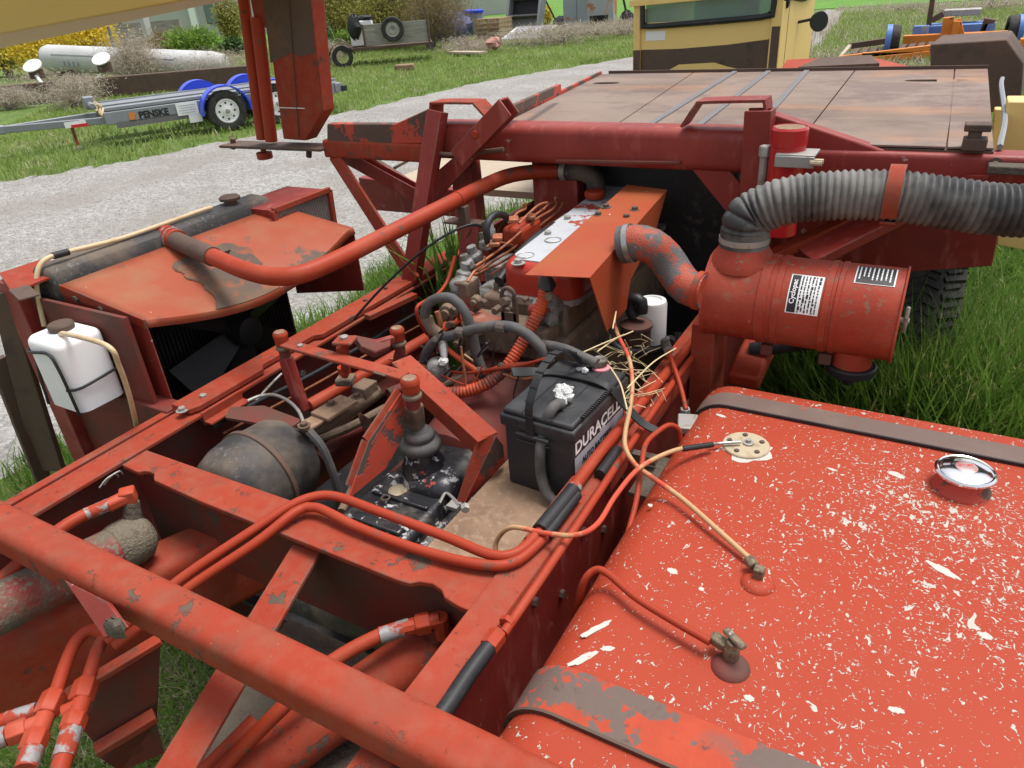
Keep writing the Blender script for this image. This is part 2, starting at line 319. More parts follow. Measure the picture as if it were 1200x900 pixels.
M['glass'].node_tree.nodes['Principled BSDF'].inputs['Transmission Weight'].default_value = .55
M['white'] = mat('white_paint', (.78,.78,.76,1), .5, var=.03, layers=[((.4,.38,.35,1), 8, .62, .8, dict(amt=.4))])
M['ink'] = mat('black_print', (.015,.015,.016,1), .5)
M['paper'] = mat('white_print', (.78,.78,.76,1), .5, var=.03)
M['greyprint'] = mat('silver_grey_print', (.36,.38,.41,1), .45)
M['blue'] = mat('blue_plastic', (.02,.06,.62,1), .35, var=.06)
M['reflred'] = mat('red_reflector', (.55,.03,.03,1), .35)
M['extred'] = mat('gloss_red_paint', (.42,.014,.018,1), .30, layers=[((.10,.05,.03,1), 28, .70, .72, {})], coat=.3)
M['weld'] = mat('tan_dirty_plate', (.44,.36,.24,1), .6, metal=.2, layers=[((.22,.15,.09,1), 30, .5, .7, {})], bump=.1)
M['straw'] = mat('dry_straw', (.58,.46,.26,1), .7, vscale=40, var=.25)
def tank_paint():
    t = NT('chipped_tank_paint')
    c = t.mix(t.noise(3, 5), (.30,.036,.015,1), (.345,.046,.020,1))
    c = t.mix(t.mul(t.ramp(t.noise(1.7, 4), .45, .75), .4), c, (.35,.062,.030,1))
    warp = t.n('ShaderNodeTexNoise', Scale=26, Detail=3); t.l(t.pos, warp.inputs['Vector'])
    dens = t.ramp(t.noise(2.3, 4, off=(.9, .35, 0)), .32, .66)
    sep = t.n('ShaderNodeSeparateXYZ'); t.l(t.pos, sep.inputs[0])
    dens = t.mul(t.ramp(dens, 0, 1, .12, .60), t.ramp(sep.outputs[0], -.34, .20, .45, 1.1))
    vd = t.n('ShaderNodeVectorMath', operation='DISTANCE'); t.l(t.pos, vd.inputs[0]); vd.inputs[1].default_value = (.17, 1.12, 1.0)
    dens = t.mul(dens, t.mul(t.ramp(vd.outputs['Value'], .42, .05, 0, .34), t.ramp(t.noise(5, 3), .35, .6), 'MULTIPLY'), 'ADD')
    tot = None
    for sc, st, off, hi, lo in ((105, (1,.6,1), (1,2,3), .70, .595), (190, (.6,1,1), (4,1,0), .71, .60), (48, (1,.7,1), (2,5,1), .75, .635)):
        nn = t.noise(sc, 2.5, .55, stretch=st, off=off, dist=.9)
        th_ = t.ramp(dens, 0.0, .62, hi, lo)
        f = t.ramp(t.mul(nn, th_, 'SUBTRACT'), 0.0, .012)
        tot = f if tot is None else t.mul(tot, f, 'MAXIMUM')
    big = t.mul(t.ramp(t.noise(9, 7, .68, off=(5, 2, 0)), .665, .675), t.ramp(t.noise(1.6, 2, off=(2.2, 0, 0)), .45, .55))
    tot = t.mul(tot, big, 'MAXIMUM')
    c = t.mix(tot, c, t.mix(t.noise(60, 3), (.36,.325,.27,1), (.50,.465,.41,1)))
    t.l(c, t.b.inputs['Base Color']); t.l(t.mixf(tot, .60, .8), t.b.inputs['Roughness']); t.b.inputs['Specular IOR Level'].default_value = .2
    bn = t.n('ShaderNodeBump'); bn.inputs['Distance'].default_value = .0006
    t.l(t.mul(t.mul(tot, -1.0), t.mul(t.noise(30, 4), .25), 'ADD'), bn.inputs['Height']); t.l(bn.outputs[0], t.b.inputs['Normal'])
    return t.m
M['tank'] = tank_paint()

# ================================================================ the red machine
RT = 0.99                                   # top of the frame rails
mach = empty('farm_machine', (-1.1, 1.5, 0))
tag(mach, 'red self-propelled farm machine with exposed engine, side fuel tank and rusty flat deck', 'farm machine')
def part(name, mb, m, parent=None, bevel=0, label=None, **k): return obj(name, mb, M[m] if isinstance(m, str) else m, parent or mach, bevel=bevel, label=label, **k)
def px(pts):
    out = []; a = None; v = None
    for p in pts:
        if len(p) == 4: a, v = p[2], p[3]
        elif len(p) == 3: v = p[2]
        out.append(P(p[0], p[1], a, v))
    return out
def hose(name, pts, r, m, parent=None, label=None, n=10, corr=None, raw=False):
    return part(name, MB().tube(pts if raw else px(pts), r, n, corr=corr), m, parent, label=label, ang=80 if not corr else 50)
_bolt = {}
def bolt(p, ax=(0,0,1), r=.011, h=.009, m='zinc', parent=None):
    k = (round(r, 4), round(h, 4), m)
    if k not in _bolt:
        o = part('bolt', MB().lathe((0,0,0), (0,0,1), [(r*1.7, 0), (r*1.7, h*.2)], 14).hexa((0,0,h*.2), (0,0,1), r, h), m, parent)
        _bolt[k] = o
    else:
        o = _bolt[k].copy(); COL.objects.link(o)
    place(o, Vector(p), parent or mach); o.rotation_euler = Vector(ax).to_track_quat('Z', 'Y').to_euler()
    return o

# ---- frame rails
rr = MB().ext([(.0,-.36),(.0,-.012),(-.004,-.004),(-.012,0),(-.068,0),(-.068,-.012),(-.014,-.012),(-.014,-.348),(-.068,-.348),(-.068,-.36)], (-.508,.28,RT), (-.508,3.4,RT))
rr = MB().ext([(.0,-.03),(.0,-.012),(-.004,-.004),(-.012,0),(-.068,0),(-.068,-.012),(-.014,-.012),(-.014,-.03)], (-.508,.28,RT), (-.508,3.4,RT))
rail_r = part('frame_rail', rr, 'red', bevel=.002)
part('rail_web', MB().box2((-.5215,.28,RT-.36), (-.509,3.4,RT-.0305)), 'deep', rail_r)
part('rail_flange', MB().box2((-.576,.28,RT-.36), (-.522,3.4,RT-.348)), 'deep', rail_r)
lr = MB().ext([(-.0,-.33),(-.0,-.012),(-.006,-.002),(-.012,0),(-.075,0),(-.075,-.012),(-.016,-.012),(-.016,-.318),(-.075,-.318),(-.075,-.33)], (-1.625,3.6,RT-.008), (-1.625,.25,RT-.008))
# the left rail mirrored: web on its inner side
lr = MB().ext([(0,-.012),(0,0),(-.080,0),(-.080,-.03),(-.066,-.03),(-.066,-.012)], (-1.628,.25,RT-.008), (-1.628,3.6,RT-.008))
rail_l = part('frame_rail', lr, 'red', bevel=.003)
part('rail_web', MB().box2((-1.7075,.25,RT-.34), (-1.695,3.6,RT-.0385)), 'dirtyshadered', rail_l)
part('rail_flange', MB().box2((-1.695,.25,RT-.34), (-1.630,3.6,RT-.328)), 'dirtyshadered', rail_l)
part('rail_strip', MB().box2((-1.755,.30,RT-.06), (-1.728,1.05,RT-.012)), 'red', bevel=.003)
cap = MB().plate([(-1.722,1.0,RT+.014),(-1.648,1.0,RT+.014),(-1.636,1.03,RT+.014),(-1.636,1.26,RT+.014),(-1.66,1.28,RT+.014),(-1.66,1.50,RT+.014),(-1.636,1.52,RT+.014),(-1.636,2.35,RT+.014),(-1.722,2.35,RT+.014)], .018)
capo = part('rail_cap', cap, 'red', bevel=.003)
part('clip_angle', MB().bar((-1.612,1.02,RT-.035), (-1.612,1.16,RT-.035), .030, .008).box((-1.63,1.09,RT-.025), (.01,.14,.04)), 'red', bevel=.002)
for q in ((238,464), (213,479)): bolt(P(*q,'z',RT+.016), r=.010, parent=mach)
for q in ((428,352), (452,338), (478,324)): bolt(P(*q,'z',RT+.016), r=.008, m='rust')
part('clip_angle', MB().bar(P(430,372,'z',.985), P(486,346,'z',.985), .03, .02), 'red', bevel=.002)
part('side_skirt', MB().box2((-1.71,.84,.20), (-1.697,3.6,.648)), 'dirtyshadered')
hook = MB()
for a in (0, .012): hook.tube([(-1.622,.70+a,.955), (-1.618,.72+a,.968), (-1.618,.745+a,.968), (-1.62,.75+a,.955)], .0022, 6)
part('wire_loop', hook, 'zinc')
part('weld_mark', MB().box(P(280,457,'x',-1.692), (.004,.022,.012)), 'zinc')

# ---- cross tube over the rails, with the bracket hanging from it
tube = MB().ext(rrect(.077,.077,.022,6), (-2.15,.466,1.036), (.25,.466,1.036))
ft = part('cross_tube', tube, 'red', bevel=0, ang=30)
br = MB().plate(px([(80,680,'y',.43),(132,706,'y',.43),(152,735,'y',.39),(128,748,'y',.39)]), .008)
part('hanging_bracket', br, 'deep', bevel=.002)
part('dark_weld', MB().blob(P(135,735,'y',.375), (.022,.012,.02), noise=.25), 'dirt')

# ---- cross member: notched top plate with a hanging web
def notch(c, y, r, n=8): return [(c+r*math.cos(math.pi*(1-k/n)), y+r*1.0*math.sin(math.pi*(1-k/n))) for k in range(n+1)]
zc = RT-.006
edge = [(-1.612,.765),(-1.56,.762)]+[(-1.545,.762),(-1.535,.772),(-1.52,.776),(-1.50,.774),(-1.49,.765),(-1.478,.757)]+[(-1.30,.748),(-.74,.742)]+[(-.715,.745),(-.70,.757),(-.675,.763),(-.65,.757),(-.635,.744)]+[(-.60,.737),(-.578,.737)]
back = [(-.578,.90),(-.62,.862),(-.70,.842),(-1.0,.838),(-1.612,.835)]
part('cross_member', MB().plate([Vector((a, b, zc)) for a, b in edge+back], .012, (0,0,1)), 'red', bevel=.002)
part('cross_web', MB().plate([(-1.612,.80,zc-.013),(-.58,.80,zc-.013),(-.58,.80,zc-.26),(-1.612,.80,zc-.26)], .012), 'dirtyshadered')
part('dust_floor', MB().plate([(-1.15,.15,.60),(-.60,.15,.60),(-.60,.775,.66),(-1.15,.775,.66)], .01), 'dirt')
part('floor_seam', MB().bar((-.88,.2,.612), (-.84,.77,.672), .03, .012), 'dirtyshadered')
# ---- lower members in front of the cross member
A, B = P(322,594,'z',.82), P(-60,768,'z',.82)
part('lower_beam', MB().ext(rrect(.13,.22,.03,4), A-Vector((0.03,0,.11)), B-Vector((0.03,0,.11))), 'red', ang=30)
A, B = P(360,640,'z',.955), P(190,925,'z',.86)
part('flat_brace', MB().ext([(-.035,0),(.035,0),(.035,-.10),(.025,-.10),(.025,-.01),(-.035,-.01)], A, B), 'red2', bevel=.002)
A, B = P(318,622,'z',.80), P(400,740,'z',.62)
#part('inner_web', MB().plate(px([(330,640,'y',.66),(392,642,'y',.70),(395,760,'y',.60),(290,740,'y',.58)]), .01), 'dirtyred')
# ---- left hydraulic cylinder with dusty cap, thinner tubes beside it
c0, c1 = P(170,626,'x',-1.46), P(-70,748,'x',-1.50)
d = (c0-c1).normalized()
cyl = part('hydraulic_cylinder', MB().lathe(c1, d, [(.052,0),(.052,(c0-c1).length-.07)], 28), 'dustcap', ang=50)
part('dusty_end', MB().lathe(c1, d, [(.053,(c0-c1).length-.075),(.057,(c0-c1).length-.06),(.058,(c0-c1).length-.03),(.052,(c0-c1).length-.005),(.035,(c0-c1).length+.012),(.01,(c0-c1).length+.016)], 28), 'dust', cyl, ang=50)
part('port', MB().cyl(P(156,612,'x',-1.47), P(154,588,'x',-1.47), .022, .017, 14), 'dirt', cyl)
el0 = P(150,581,'x',-1.475)
part('elbow_fitting', MB().box(el0, (.034,.034,.034), Matrix.Rotation(.9,3,'Z')).cyl(el0, el0+(P(116,598,'x',-1.49)-el0)*.75, .018, .018, 6), 'fitting', cyl, bevel=.004)
hose('ferrule', [(128,591,'x',-1.485),(100,603,'x',-1.50)], .0145, 'whitechip', cyl)
hose('hydraulic_hose', [(104,601,'x',-1.498),(86,610,-1.505),(60,628,-1.51),(20,662,-1.52),(-30,706,-1.53)], .0135, 'redpipe', cyl)
hose('tube', [(150,700,'z',.72),(60,735),(-40,770)], .04, 'dustcap', label='dusty dark red tube below the cylinder')
# ---- right-hand cylinder low in the bay
c0, c1 = P(512,752,'z',.80), P(265,925,'z',.66)
d = (c1-c0).normalized(); L = (c1-c0).length
cy2 = part('hydraulic_cylinder', MB().lathe(c0, d, [(.03,-.02),(.05,0),(.055,.02),(.055,L)], 28), 'red2', ang=50)
part('port', MB().lathe(P(512,752,'z',.82), (0,0,1), [(.022,0),(.022,.02),(.018,.022),(.018,.05)], 16), 'dirtyshadered', cy2)
e = P(516,726,'z',.89); e2 = P(470,737,'z',.885)
part('elbow_fitting', MB().cyl(e-Vector((0,0,.045)), e+Vector((0,0,.008)), .017, .017, 10).cyl(e, e2, .016, .016, 10).hexa(e.lerp(e2,.25), e2-e, .022, .03), 'fitting', cy2, bevel=.002)
hose('ferrule', [(480,734,'z',.885),(445,745)], .0165, 'whitechip', cy2)
hose('hydraulic_hose', [(447,744,'z',.885),(420,757,.88),(390,775,.87),(360,800,.85),(330,830,.82),(280,880,.76),(230,930,.72)], .0145, 'redpipe', cy2)
# lower oval tube beneath the cross tube
hose('return_tube', [(300,845,'z',.74),(240,905,'z',.72),(180,960,'z',.70)], .018, 'redpipe')
# ---- pair of steel pipes from the lower left, over the cross member and along the right rail
hose('hydraulic_pipe', [(126,752,'z',.88),(165,718,.91),(218,674,.95),(300,619,.992),(340,593,1.010),(368,582,1.014),(395,582,1.012),(440,598,1.010),(520,628,1.008),(575,650,1.008),(605,648,1.008),(628,628,1.008),(650,603,1.008)], .0105, 'redpipe', n=12)
hose('hydraulic_pipe', [(134,757,'z',.875),(180,722,.905),(228,684,.94),(300,636,.982),(335,608,1.004),(352,597,1.008),(372,595,1.008),(420,618,1.003),(490,644,1.002),(560,661,1.002),(600,660,1.002),(630,638,1.002),(648,618,1.002)], .0105, 'redpipe', n=12)
hose('hydraulic_pipe', [(665,582,'z',1.008),(700,535),(760,462),(816,396,1.010)], .0135, 'redpipe', n=12)
hose('rubber_sleeve', [(633,622,'z',1.010),(672,574,'z',1.010)], .0175, 'blackrub')
hose('rubber_sleeve', [(640,628,'z',1.006),(676,580,'z',1.006)], .012, 'blackrub')
part('ferrule', MB().tube(px([(668,579,'z',1.009),(675,570,'z',1.009)]), .0148, 12), 'whitechip')
hose('hydraulic_pipe', [(590,742,'z',1.0),(600,728),(660,640),(700,580),(735,527),(790,447),(828,398)], .0085, 'redpipe', n=12)
hose('rubber_sleeve', [(703,557,'z',1.0),(724,528,'z',1.0)], .0145, 'blackrub')
hose('brake_hose', [(470,905,'z',1.0),(500,862),(527,824),(548,792),(573,758)], .0145, 'blackrub')
n0, n1 = P(572,759,'z',1.0), P(600,722,'z',1.0)
part('hex_nut', MB().hexa(n0, n1-n0, .017, .035).hexa(n0.lerp(n1,.72), n1-n0, .0145, .012), 'redpipe', bevel=.001)

# ---- lower left hydraulic manifold: two bent pipes, tees, hex nuts and hose ends
def nut(p, q, r, mb): p = Vector(p); q = Vector(q); mb.lathe(p, q-p, [(r*.9,0),(r,.003),(r,(q-p).length-.003),(r*.9,(q-p).length)], 6)
zz = .845
hose('hydraulic_pipe', [(126,745,'z',.875),(108,738,.87),(92,748,.865),(80,770,.86),(62,822,.85)], .0125, 'redpipe', n=14)
hose('hydraulic_pipe', [(133,742,'z',.880),(122,748,.875),(113,765,.87),(100,808,.855)], .0125, 'redpipe', n=14)
mb = MB(); nut(P(65,812,'z',.852), P(53,838,'z',.848), .022, mb); nut(P(45,858,'z',.846), P(36,880,'z',.844), .022, mb)
mb.tube(px([(56,832,'z',.848),(40,872,'z',.845)]), .0165, 12); mb.tube(px([(50,846,'z',.846),(22,858,'z',.848)]), .0165, 12)
nut(P(32,853,'z',.848), P(8,862,'z',.850), .021, mb)
part('tee_fitting', mb, 'fitting', bevel=.0015)
mb = MB(); nut(P(102,798,'z',.856), P(94,822,'z',.852), .022, mb); nut(P(90,838,'z',.850), P(83,856,'z',.848), .0215, mb); mb.tube(px([(98,815,'z',.853),(86,850,'z',.849)]), .0165, 12); mb.tube(px([(92,828,'z',.852),(74,836,'z',.85)]), .015, 12)
part('tee_fitting', mb, 'fitting', bevel=.0015)
hose('ferrule', [(84,855,'z',.848),(74,888,'z',.842)], .0185, 'whitechip'); hose('hydraulic_hose', [(76,882,'z',.843),(66,915,.838)], .0165, 'redpipe')
hose('ferrule', [(38,878,'z',.845),(30,902,'z',.842)], .019, 'whitechip')
hose('ferrule', [(43,833,'z',.835),(8,844,'z',.837)], .016, 'whitechip'); hose('hydraulic_hose', [(12,843,'z',.836),(-30,856,.838)], .0155, 'redpipe')
hose('ferrule', [(8,862,'z',.85),(-20,872,'z',.851)], .018, 'whitechip')
# skid plate with raised edges under the manifold
q = px([(115,800,'z',.70),(187,750,'z',.74),(183,845,'z',.50),(120,880,'z',.50),(95,850,'z',.60)])
part('side_plate', MB().plate(q, .01), 'dirtyshadered', bevel=.002)
part('plate_edge', MB().bar(P(70,820,'z',.72), P(188,749,'z',.745), .03, .016), 'red2', bevel=.003)
part('plate_edge', MB().bar(P(112,880,'z',.55), P(182,838,'z',.56), .035, .02), 'red2', bevel=.003)
part('plate_foot', MB().plate(px([(118,885,'z',.54),(182,842,'z',.55),(192,878,'z',.45),(140,900,'z',.45)]), .01), 'dirtyshadered')

# ================================================================ engine
ex0, ex1 = -1.16, -.80
eng = part('engine', MB().box2((ex0,1.62,.55), (ex1,2.62,1.08)).box2((-1.10,1.66,1.06), (-.82,2.56,1.16)), 'castdirt', bevel=.012, label='dirty brown engine with rusty injector lines')
part('bell_housing', MB().lathe((-1.0,1.26,.78), (0,1,0), [(.10,0),(.14,.02),(.17,.20),(.22,.30),(.23,.36)], 28), 'dirtyshadered', eng, ang=50)
# casting bumps, core plugs and studs on the rear face of the head
for (u, v, r_) in ((527,365,.03),(552,372,.022),(560,352,.02),(585,385,.018),(540,400,.022),(600,360,.016),(520,395,.025),(570,405,.02)):
    p = P(u, v, 'y', 1.63); part('casting_boss', MB().lathe(p, (0,-1,0), [(r_,0),(r_*.9,.02),(r_*.5,.022),(r_*.5,.03)], 12), 'castdirt', eng, bevel=.002)
part('head_rear', MB().box2((-1.10,1.56,1.03), (-.84,1.66,1.12)).box2((-1.13,1.575,.93), (-.88,1.63,1.0)), 'castdirt', eng, bevel=.01)
# valve cover: rounded shell, silver worn top, rim, cap and bolts
def shell(x0, x1, y0, y1, z0, z1, r, tilt=0, dx=0, cr=.06):
    mb = MB(); prof = []; n = 6
    rings = [(0, z0), (0, z1-r)]+[(r*(1-math.cos(math.radians(90*k/n))), z1-r+r*math.sin(math.radians(90*k/n))) for k in range(1, n+1)]
    for ins, z in rings:
        w, h = x1-x0-2*ins, y1-y0-2*ins; prof.append([Vector(((x0+x1)/2+a+dx*((y0+y1)/2+b-y0), (y0+y1)/2+b, z+tilt*((y0+y1)/2+b-y0))) for a, b in rrect(w, h, max(.004, cr-ins), 5)])
    m = len(prof[0]); vs = [p for r_ in prof for p in r_]
    fs = [(i*m+k, i*m+(k+1) % m, (i+1)*m+(k+1) % m, (i+1)*m+k) for i in range(len(prof)-1) for k in range(m)]+[tuple(range((len(prof)-1)*m, len(prof)*m))]
    return mb.add(vs, fs)
VT, VD = .035, -.035
vc = part('valve_cover', shell(-1.045,-.80,1.68,2.50,1.155,1.26,.035,VT,VD), 'cover', eng, ang=30, label='red rounded valve cover worn to silver on top')
part('worn_top', MB().plate([(-1.022,1.745,1.2655),(-.995,1.712,1.2645),(-.84,1.708,1.2645),(-.855,2.46,1.2905),(-1.045,2.46,1.2905)], .006, (0,0,1)), 'alu', eng)
part('cover_rim', MB().ext(rrect(.27,.85,.07,5), (-.935,2.09,1.150), (-.935,2.09,1.168), up=(0,1,0)), 'zinc', eng)
def vtop(u, v, dz=.0): 
    p = P(u, v, 'z', 1.27)
    return P(u, v, 'z', 1.266+VT*(p.y-1.68)+dz)
for q in ((607,306), (642,273), (665,255)):
    b = bolt(vtop(*q), r=.012, h=.012, parent=eng)
for q in ((616,299), (648,281)):
    ring = MB(); c = vtop(*q, -.0015); pts = [c+Vector((.024*math.cos(a), .024*math.sin(a), 0)) for a in np.linspace(0, 2*math.pi, 25)]
    part('pressed_ring', ring.tube(pts, .0022, 6, step=1), 'zinc', eng)
c = vtop(697,232)
part('oil_filler_cap', MB().lathe(c, (0,0,1), [(.030,0),(.034,.004),(.036,.02),(.033,.026),(.010,.028)], 24), 'redpipe', eng, ang=40)
# lifting eye
le = P(596,352,'y',1.60)
mb = MB()
for s_, w_, h_ in ((-1,.009,.09), (1,.009,.09)): mb.box(le+Vector((s_*.020,0,-.03)), (w_*1.6,.01,h_))
arc = [le+Vector((.020*math.cos(a), 0, .015+.022*math.sin(a))) for a in np.linspace(0, math.pi, 12)]
mb.tube(arc, .0065, 8, step=1); mb.box(le+Vector((0,0,-.055)), (.05,.01,.04))
part('lifting_eye', mb, 'rust', eng, bevel=.002)
# heat shield over the exhaust side
a, b, c, d = P(615,322,'z',1.30), P(690,325,'z',1.30), P(781,222,'z',1.352), P(735,216,'z',1.352)
sh = part('heat_shield', MB().plate([a,b,c,d], .003), 'shield', bevel=.001, label='orange sheet metal heat shield bent over the engine side')
xs = b.x
side = [b, c]+[P(u, v, 'x', x_) for u, v, x_ in ((768,268,c.x+.005),(738,328,(b.x+c.x)/2),(733,362,b.x-.01),(710,388,b.x))]
part('shield_side', MB().plate(side, .003), 'shield', sh)
for q in ((710,241), (701,250), (744,244), (734,253)):
    p = P(*q, 'z', 1.335); t_ = (p.y-a.y)/(c.y-a.y); bolt(P(*q, 'z', 1.302+.052*t_), r=.010, h=.009, m='dirt', parent=sh)
# injection pump, lines and hoses on the left side of the engine
ip = part('injection_pump', MB().cyl((-1.24,1.86,1.02), (-1.24,2.15,1.02), .055, .055, 18).box2((-1.29,1.98,1.02), (-1.18,2.12,1.12)).cyl((-1.24,1.80,1.03), (-1.24,1.87,1.03), .04, .052, 16), 'green', eng, bevel=.006, ang=40)
ip2 = MB()
for (u, v, r_, h_) in ((558,290,.026,.05),(568,276,.018,.05),(548,300,.022,.04),(575,262,.012,.05),(552,320,.03,.05),(545,335,.03,.04),(540,312,.024,.05)):
    p = P(u, v, 'x', -1.2); ip2.lathe(p-Vector((0,0,h_)), (random.uniform(-.3,.3), random.uniform(-.3,.3), 1), [(r_,0),(r_,h_*.6),(r_*.6,h_*.75),(r_*.6,h_*1.2)], 10)
part('pump_fittings', ip2, 'green', eng, bevel=.002)
part('pump_housing', MB().box(P(612,272,'x',-1.13), (.075,.14,.07)), 'redpipe', eng, bevel=.015)
part('bracket_block', MB().box(P(548,345,'x',-1.17), (.05,.07,.10)), 'castdirt', eng, bevel=.006)
part('filter_bowl', MB().lathe(P(540,335,'x',-1.19)-Vector((0,0,.06)), (0,0,1), [(.025,0),(.035,.01),(.035,.07),(.028,.08),(.012,.09)], 16), 'green', eng)
lines = [((557,312),(575,300),(595,285),(612,270),(628,257),(645,247)), ((560,318),(580,305),(600,292),(618,277),(636,262),(655,247)), ((556,322),(582,310),(606,296),(622,283),(640,266),(662,250)),
         ((596,262),(606,250),(616,244),(613,238)), ((608,262),(620,250),(632,240),(642,238),(636,246)), ((642,250),(652,240),(650,232),(660,236),(655,246)), ((575,322),(590,312),(604,300),(600,288),(580,284),(570,290)), ((622,256),(634,247),(645,239),(655,240)), ((548,330),(556,318),(566,310),(568,300))]
for i, L in enumerate(lines):
    hose('injector_line', [(u, v, 'x', -1.10-.012*(i % 4)) for u, v in L], .0042, 'copper', eng, n=7)
for q in ((583,278), (602,257), (622,254), (580,285)):
    part('line_clamp', MB().box(P(*q, 'x', -1.105), (.03,.045,.012), Matrix.Rotation(.5,3,'Z')), 'copper', eng, bevel=.003)
hose('breather_hose', [(585,330,'x',-1.06),(596,315),(612,295),(630,278),(642,271),(655,264)], .0165, 'blackrub', eng, n=14)
part('hose_end', MB().tube(px([(652,266,'x',-1.05),(668,255,'x',-1.03)]), .02, 8), 'zinc', eng)
hose('fuel_hose', [(572,285,'x',-1.16),(570,266),(578,253),(590,252),(600,262),(603,275)], .0115, 'blackrub', eng, n=12)
hose('fuel_line', [(533,300,'x',-1.28),(530,312),(524,330),(514,344),(500,352),(489,360),(490,373),(500,390),(510,398)], .006, 'redpipe', eng, n=8)
hose('drain_pipe', [(545,320,'x',-1.2),(540,340),(536,360),(538,375)], .005, 'copper', eng, n=8)
hose('throttle_cable', [(415,374,'y',1.62),(425,362,1.64),(450,335,1.68),(490,298,1.74),(525,274,1.8),(553,263,1.86),(566,266,1.9)], .0042, 'blackrub', n=7)
# hoses behind the engine
hose('coolant_hose', [(498,372,'y',1.50),(500,358),(512,350),(530,350),(545,366),(553,390),(560,420),(572,446),(590,465),(600,480)], .0145, 'rubber', n=12)
hose('coolant_hose', [(497,432,'y',1.47),(499,415),(510,400),(530,393),(560,385),(590,382),(612,388),(632,405),(645,425)], .0145, 'rubber', n=12)
hose('coolant_hose', [(512,365,'y',1.52),(516,380),(512,392),(520,398)], .008, 'copper', n=8)
hose('wire_conduit', [(638,338,'y',1.60),(637,350,1.59),(628,372,1.56),(612,402,1.52),(592,432,1.47),(570,450,1.43),(545,459,1.40),(522,461,1.38)], .0165, 'orange', n=14, corr=(.0095,.0024), label='orange corrugated wire conduit')
part('conduit_end', MB().blob(P(640,333,'y',1.61), (.025,.03,.03), noise=.15), 'blackdust')
hose('battery_cable', [(508,398,'y',1.46),(522,408),(538,420),(552,430),(566,437),(590,430),(625,426)], .008, 'orange', n=8)
hose('small_pipe', [(490,427,'y',1.45),(515,434),(545,437),(570,434),(610,428),(640,420)], .0045, 'redpipe', n=8)
hose('small_pipe', [(590,438,'y',1.45),(610,444),(640,440)], .0045, 'copper', n=8)
for q in ((514,400), (564,437), (590,432), (540,390), (588,384)): part('hose_clamp', MB().tube([P(*q,'y',1.465)+Vector((-.012,0,0)), P(*q,'y',1.465)+Vector((.012,0,0))], .016, 10), 'blackdust')
so = P(514,436,'y',1.42)
part('starter_solenoid', MB().lathe(so, (.5,-.6,.1), [(.012,-.05),(.032,-.045),(.034,0),(.028,.012),(.01,.02)], 18).cyl(P(521,424,'y',1.42), P(519,402,'y',1.46), .008, .014, 10), 'green', label='dull grey starter solenoid')
part('cable_lug', MB().blob(P(520,424,'y',1.42), (.014,.014,.012), noise=.2), 'lead')
# alternator-ish castings under the conduit top
part('manifold_end', MB().blob(P(642,365,'y',1.66), (.05,.06,.05), noise=.12).cyl(P(636,368,'y',1.62), P(648,376,'y',1.6), .018, .018, 12), 'green', eng)
part('red_fitting', MB().cyl(P(624,364,'y',1.62), P(640,368,'y',1.60), .02, .02, 12), 'deep', eng)
# oil filter and fuel filter beside the right rail
f0 = P(763,398,'y',1.98)
of = part('oil_filter', MB().lathe(f0, (0,0,1), [(.046,0),(.046,.125),(.043,.135),(.030,.137),(.028,.133)], 24), 'white', eng, ang=30, label='white spin-on oil filter')
f1 = P(745,410,'y',1.90)
part('fuel_filter', MB().lathe(f1, (0,0,1), [(.045,0),(.045,.075),(.05,.08),(.05,.09),(.03,.10)], 22), 'dirtyshadered', eng, ang=40)
hose('filter_hose', [(744,372,'y',1.90),(738,360),(742,350),(752,354),(752,366)], .018, 'blackrub', eng, n=12)
hose('filter_hose', [(716,400,'y',1.80),(728,410),(750,413),(775,408),(788,396)], .011, 'blackrub', eng, n=10)

# ================================================================ radiator group on the left
XR = -2.20
rad = part('radiator', MB().box2((XR-.05,1.05,.55), (XR+.03,1.88,1.22)), 'blackdust', label='black radiator with dusty top tank')
tk = [(XR-.075,1.21),(XR+.045,1.21),(XR+.05,1.29),(XR+.03,1.325),(XR-.05,1.33),(XR-.075,1.30)]
mbt = MB(); n = len(tk); ys = [1.035,1.05,1.88,1.90]; sc_ = [.86,1,1,.86]
for y, s_ in zip(ys, sc_):
    for x, z in tk: mbt.v.append(Vector((XR+(x-XR)*s_, y, 1.27+(z-1.27)*s_)))
for i in range(3):
    for k in range(n): mbt.f.append((i*n+k, i*n+(k+1) % n, (i+1)*n+(k+1) % n, (i+1)*n+k))
mbt.f += [tuple(range(n)), tuple(range(3*n, 4*n))]
part('top_tank', mbt, 'blackdust', rad, bevel=.012, ang=40)
cp = P(270,236,'x',XR-.01)
part('radiator_cap', MB().lathe((cp.x,cp.y,1.325), (0,0,1), [(.022,0),(.022,.014),(.036,.016),(.038,.026),(.030,.032),(.008,.034)], 24), 'rust', rad, ang=40)
hose('overflow_hose', [(248,243,'x',XR),(235,247),(190,263),(140,280),(80,295),(55,303),(45,315),(43,335),(47,360),(52,382)], .0072, 'tanhose', rad, n=10)
hose('hose_joiner', [(80,295,'x',XR),(62,300)], .0105, 'blackrub', rad)
# core fins seen inside the shroud
mb = MB()
for k in range(52): mb.box((XR+.036,1.07+k*.0155,.88), (.012,.004,.64))
part('core_fins', mb, 'blackrub', rad, kind='stuff')
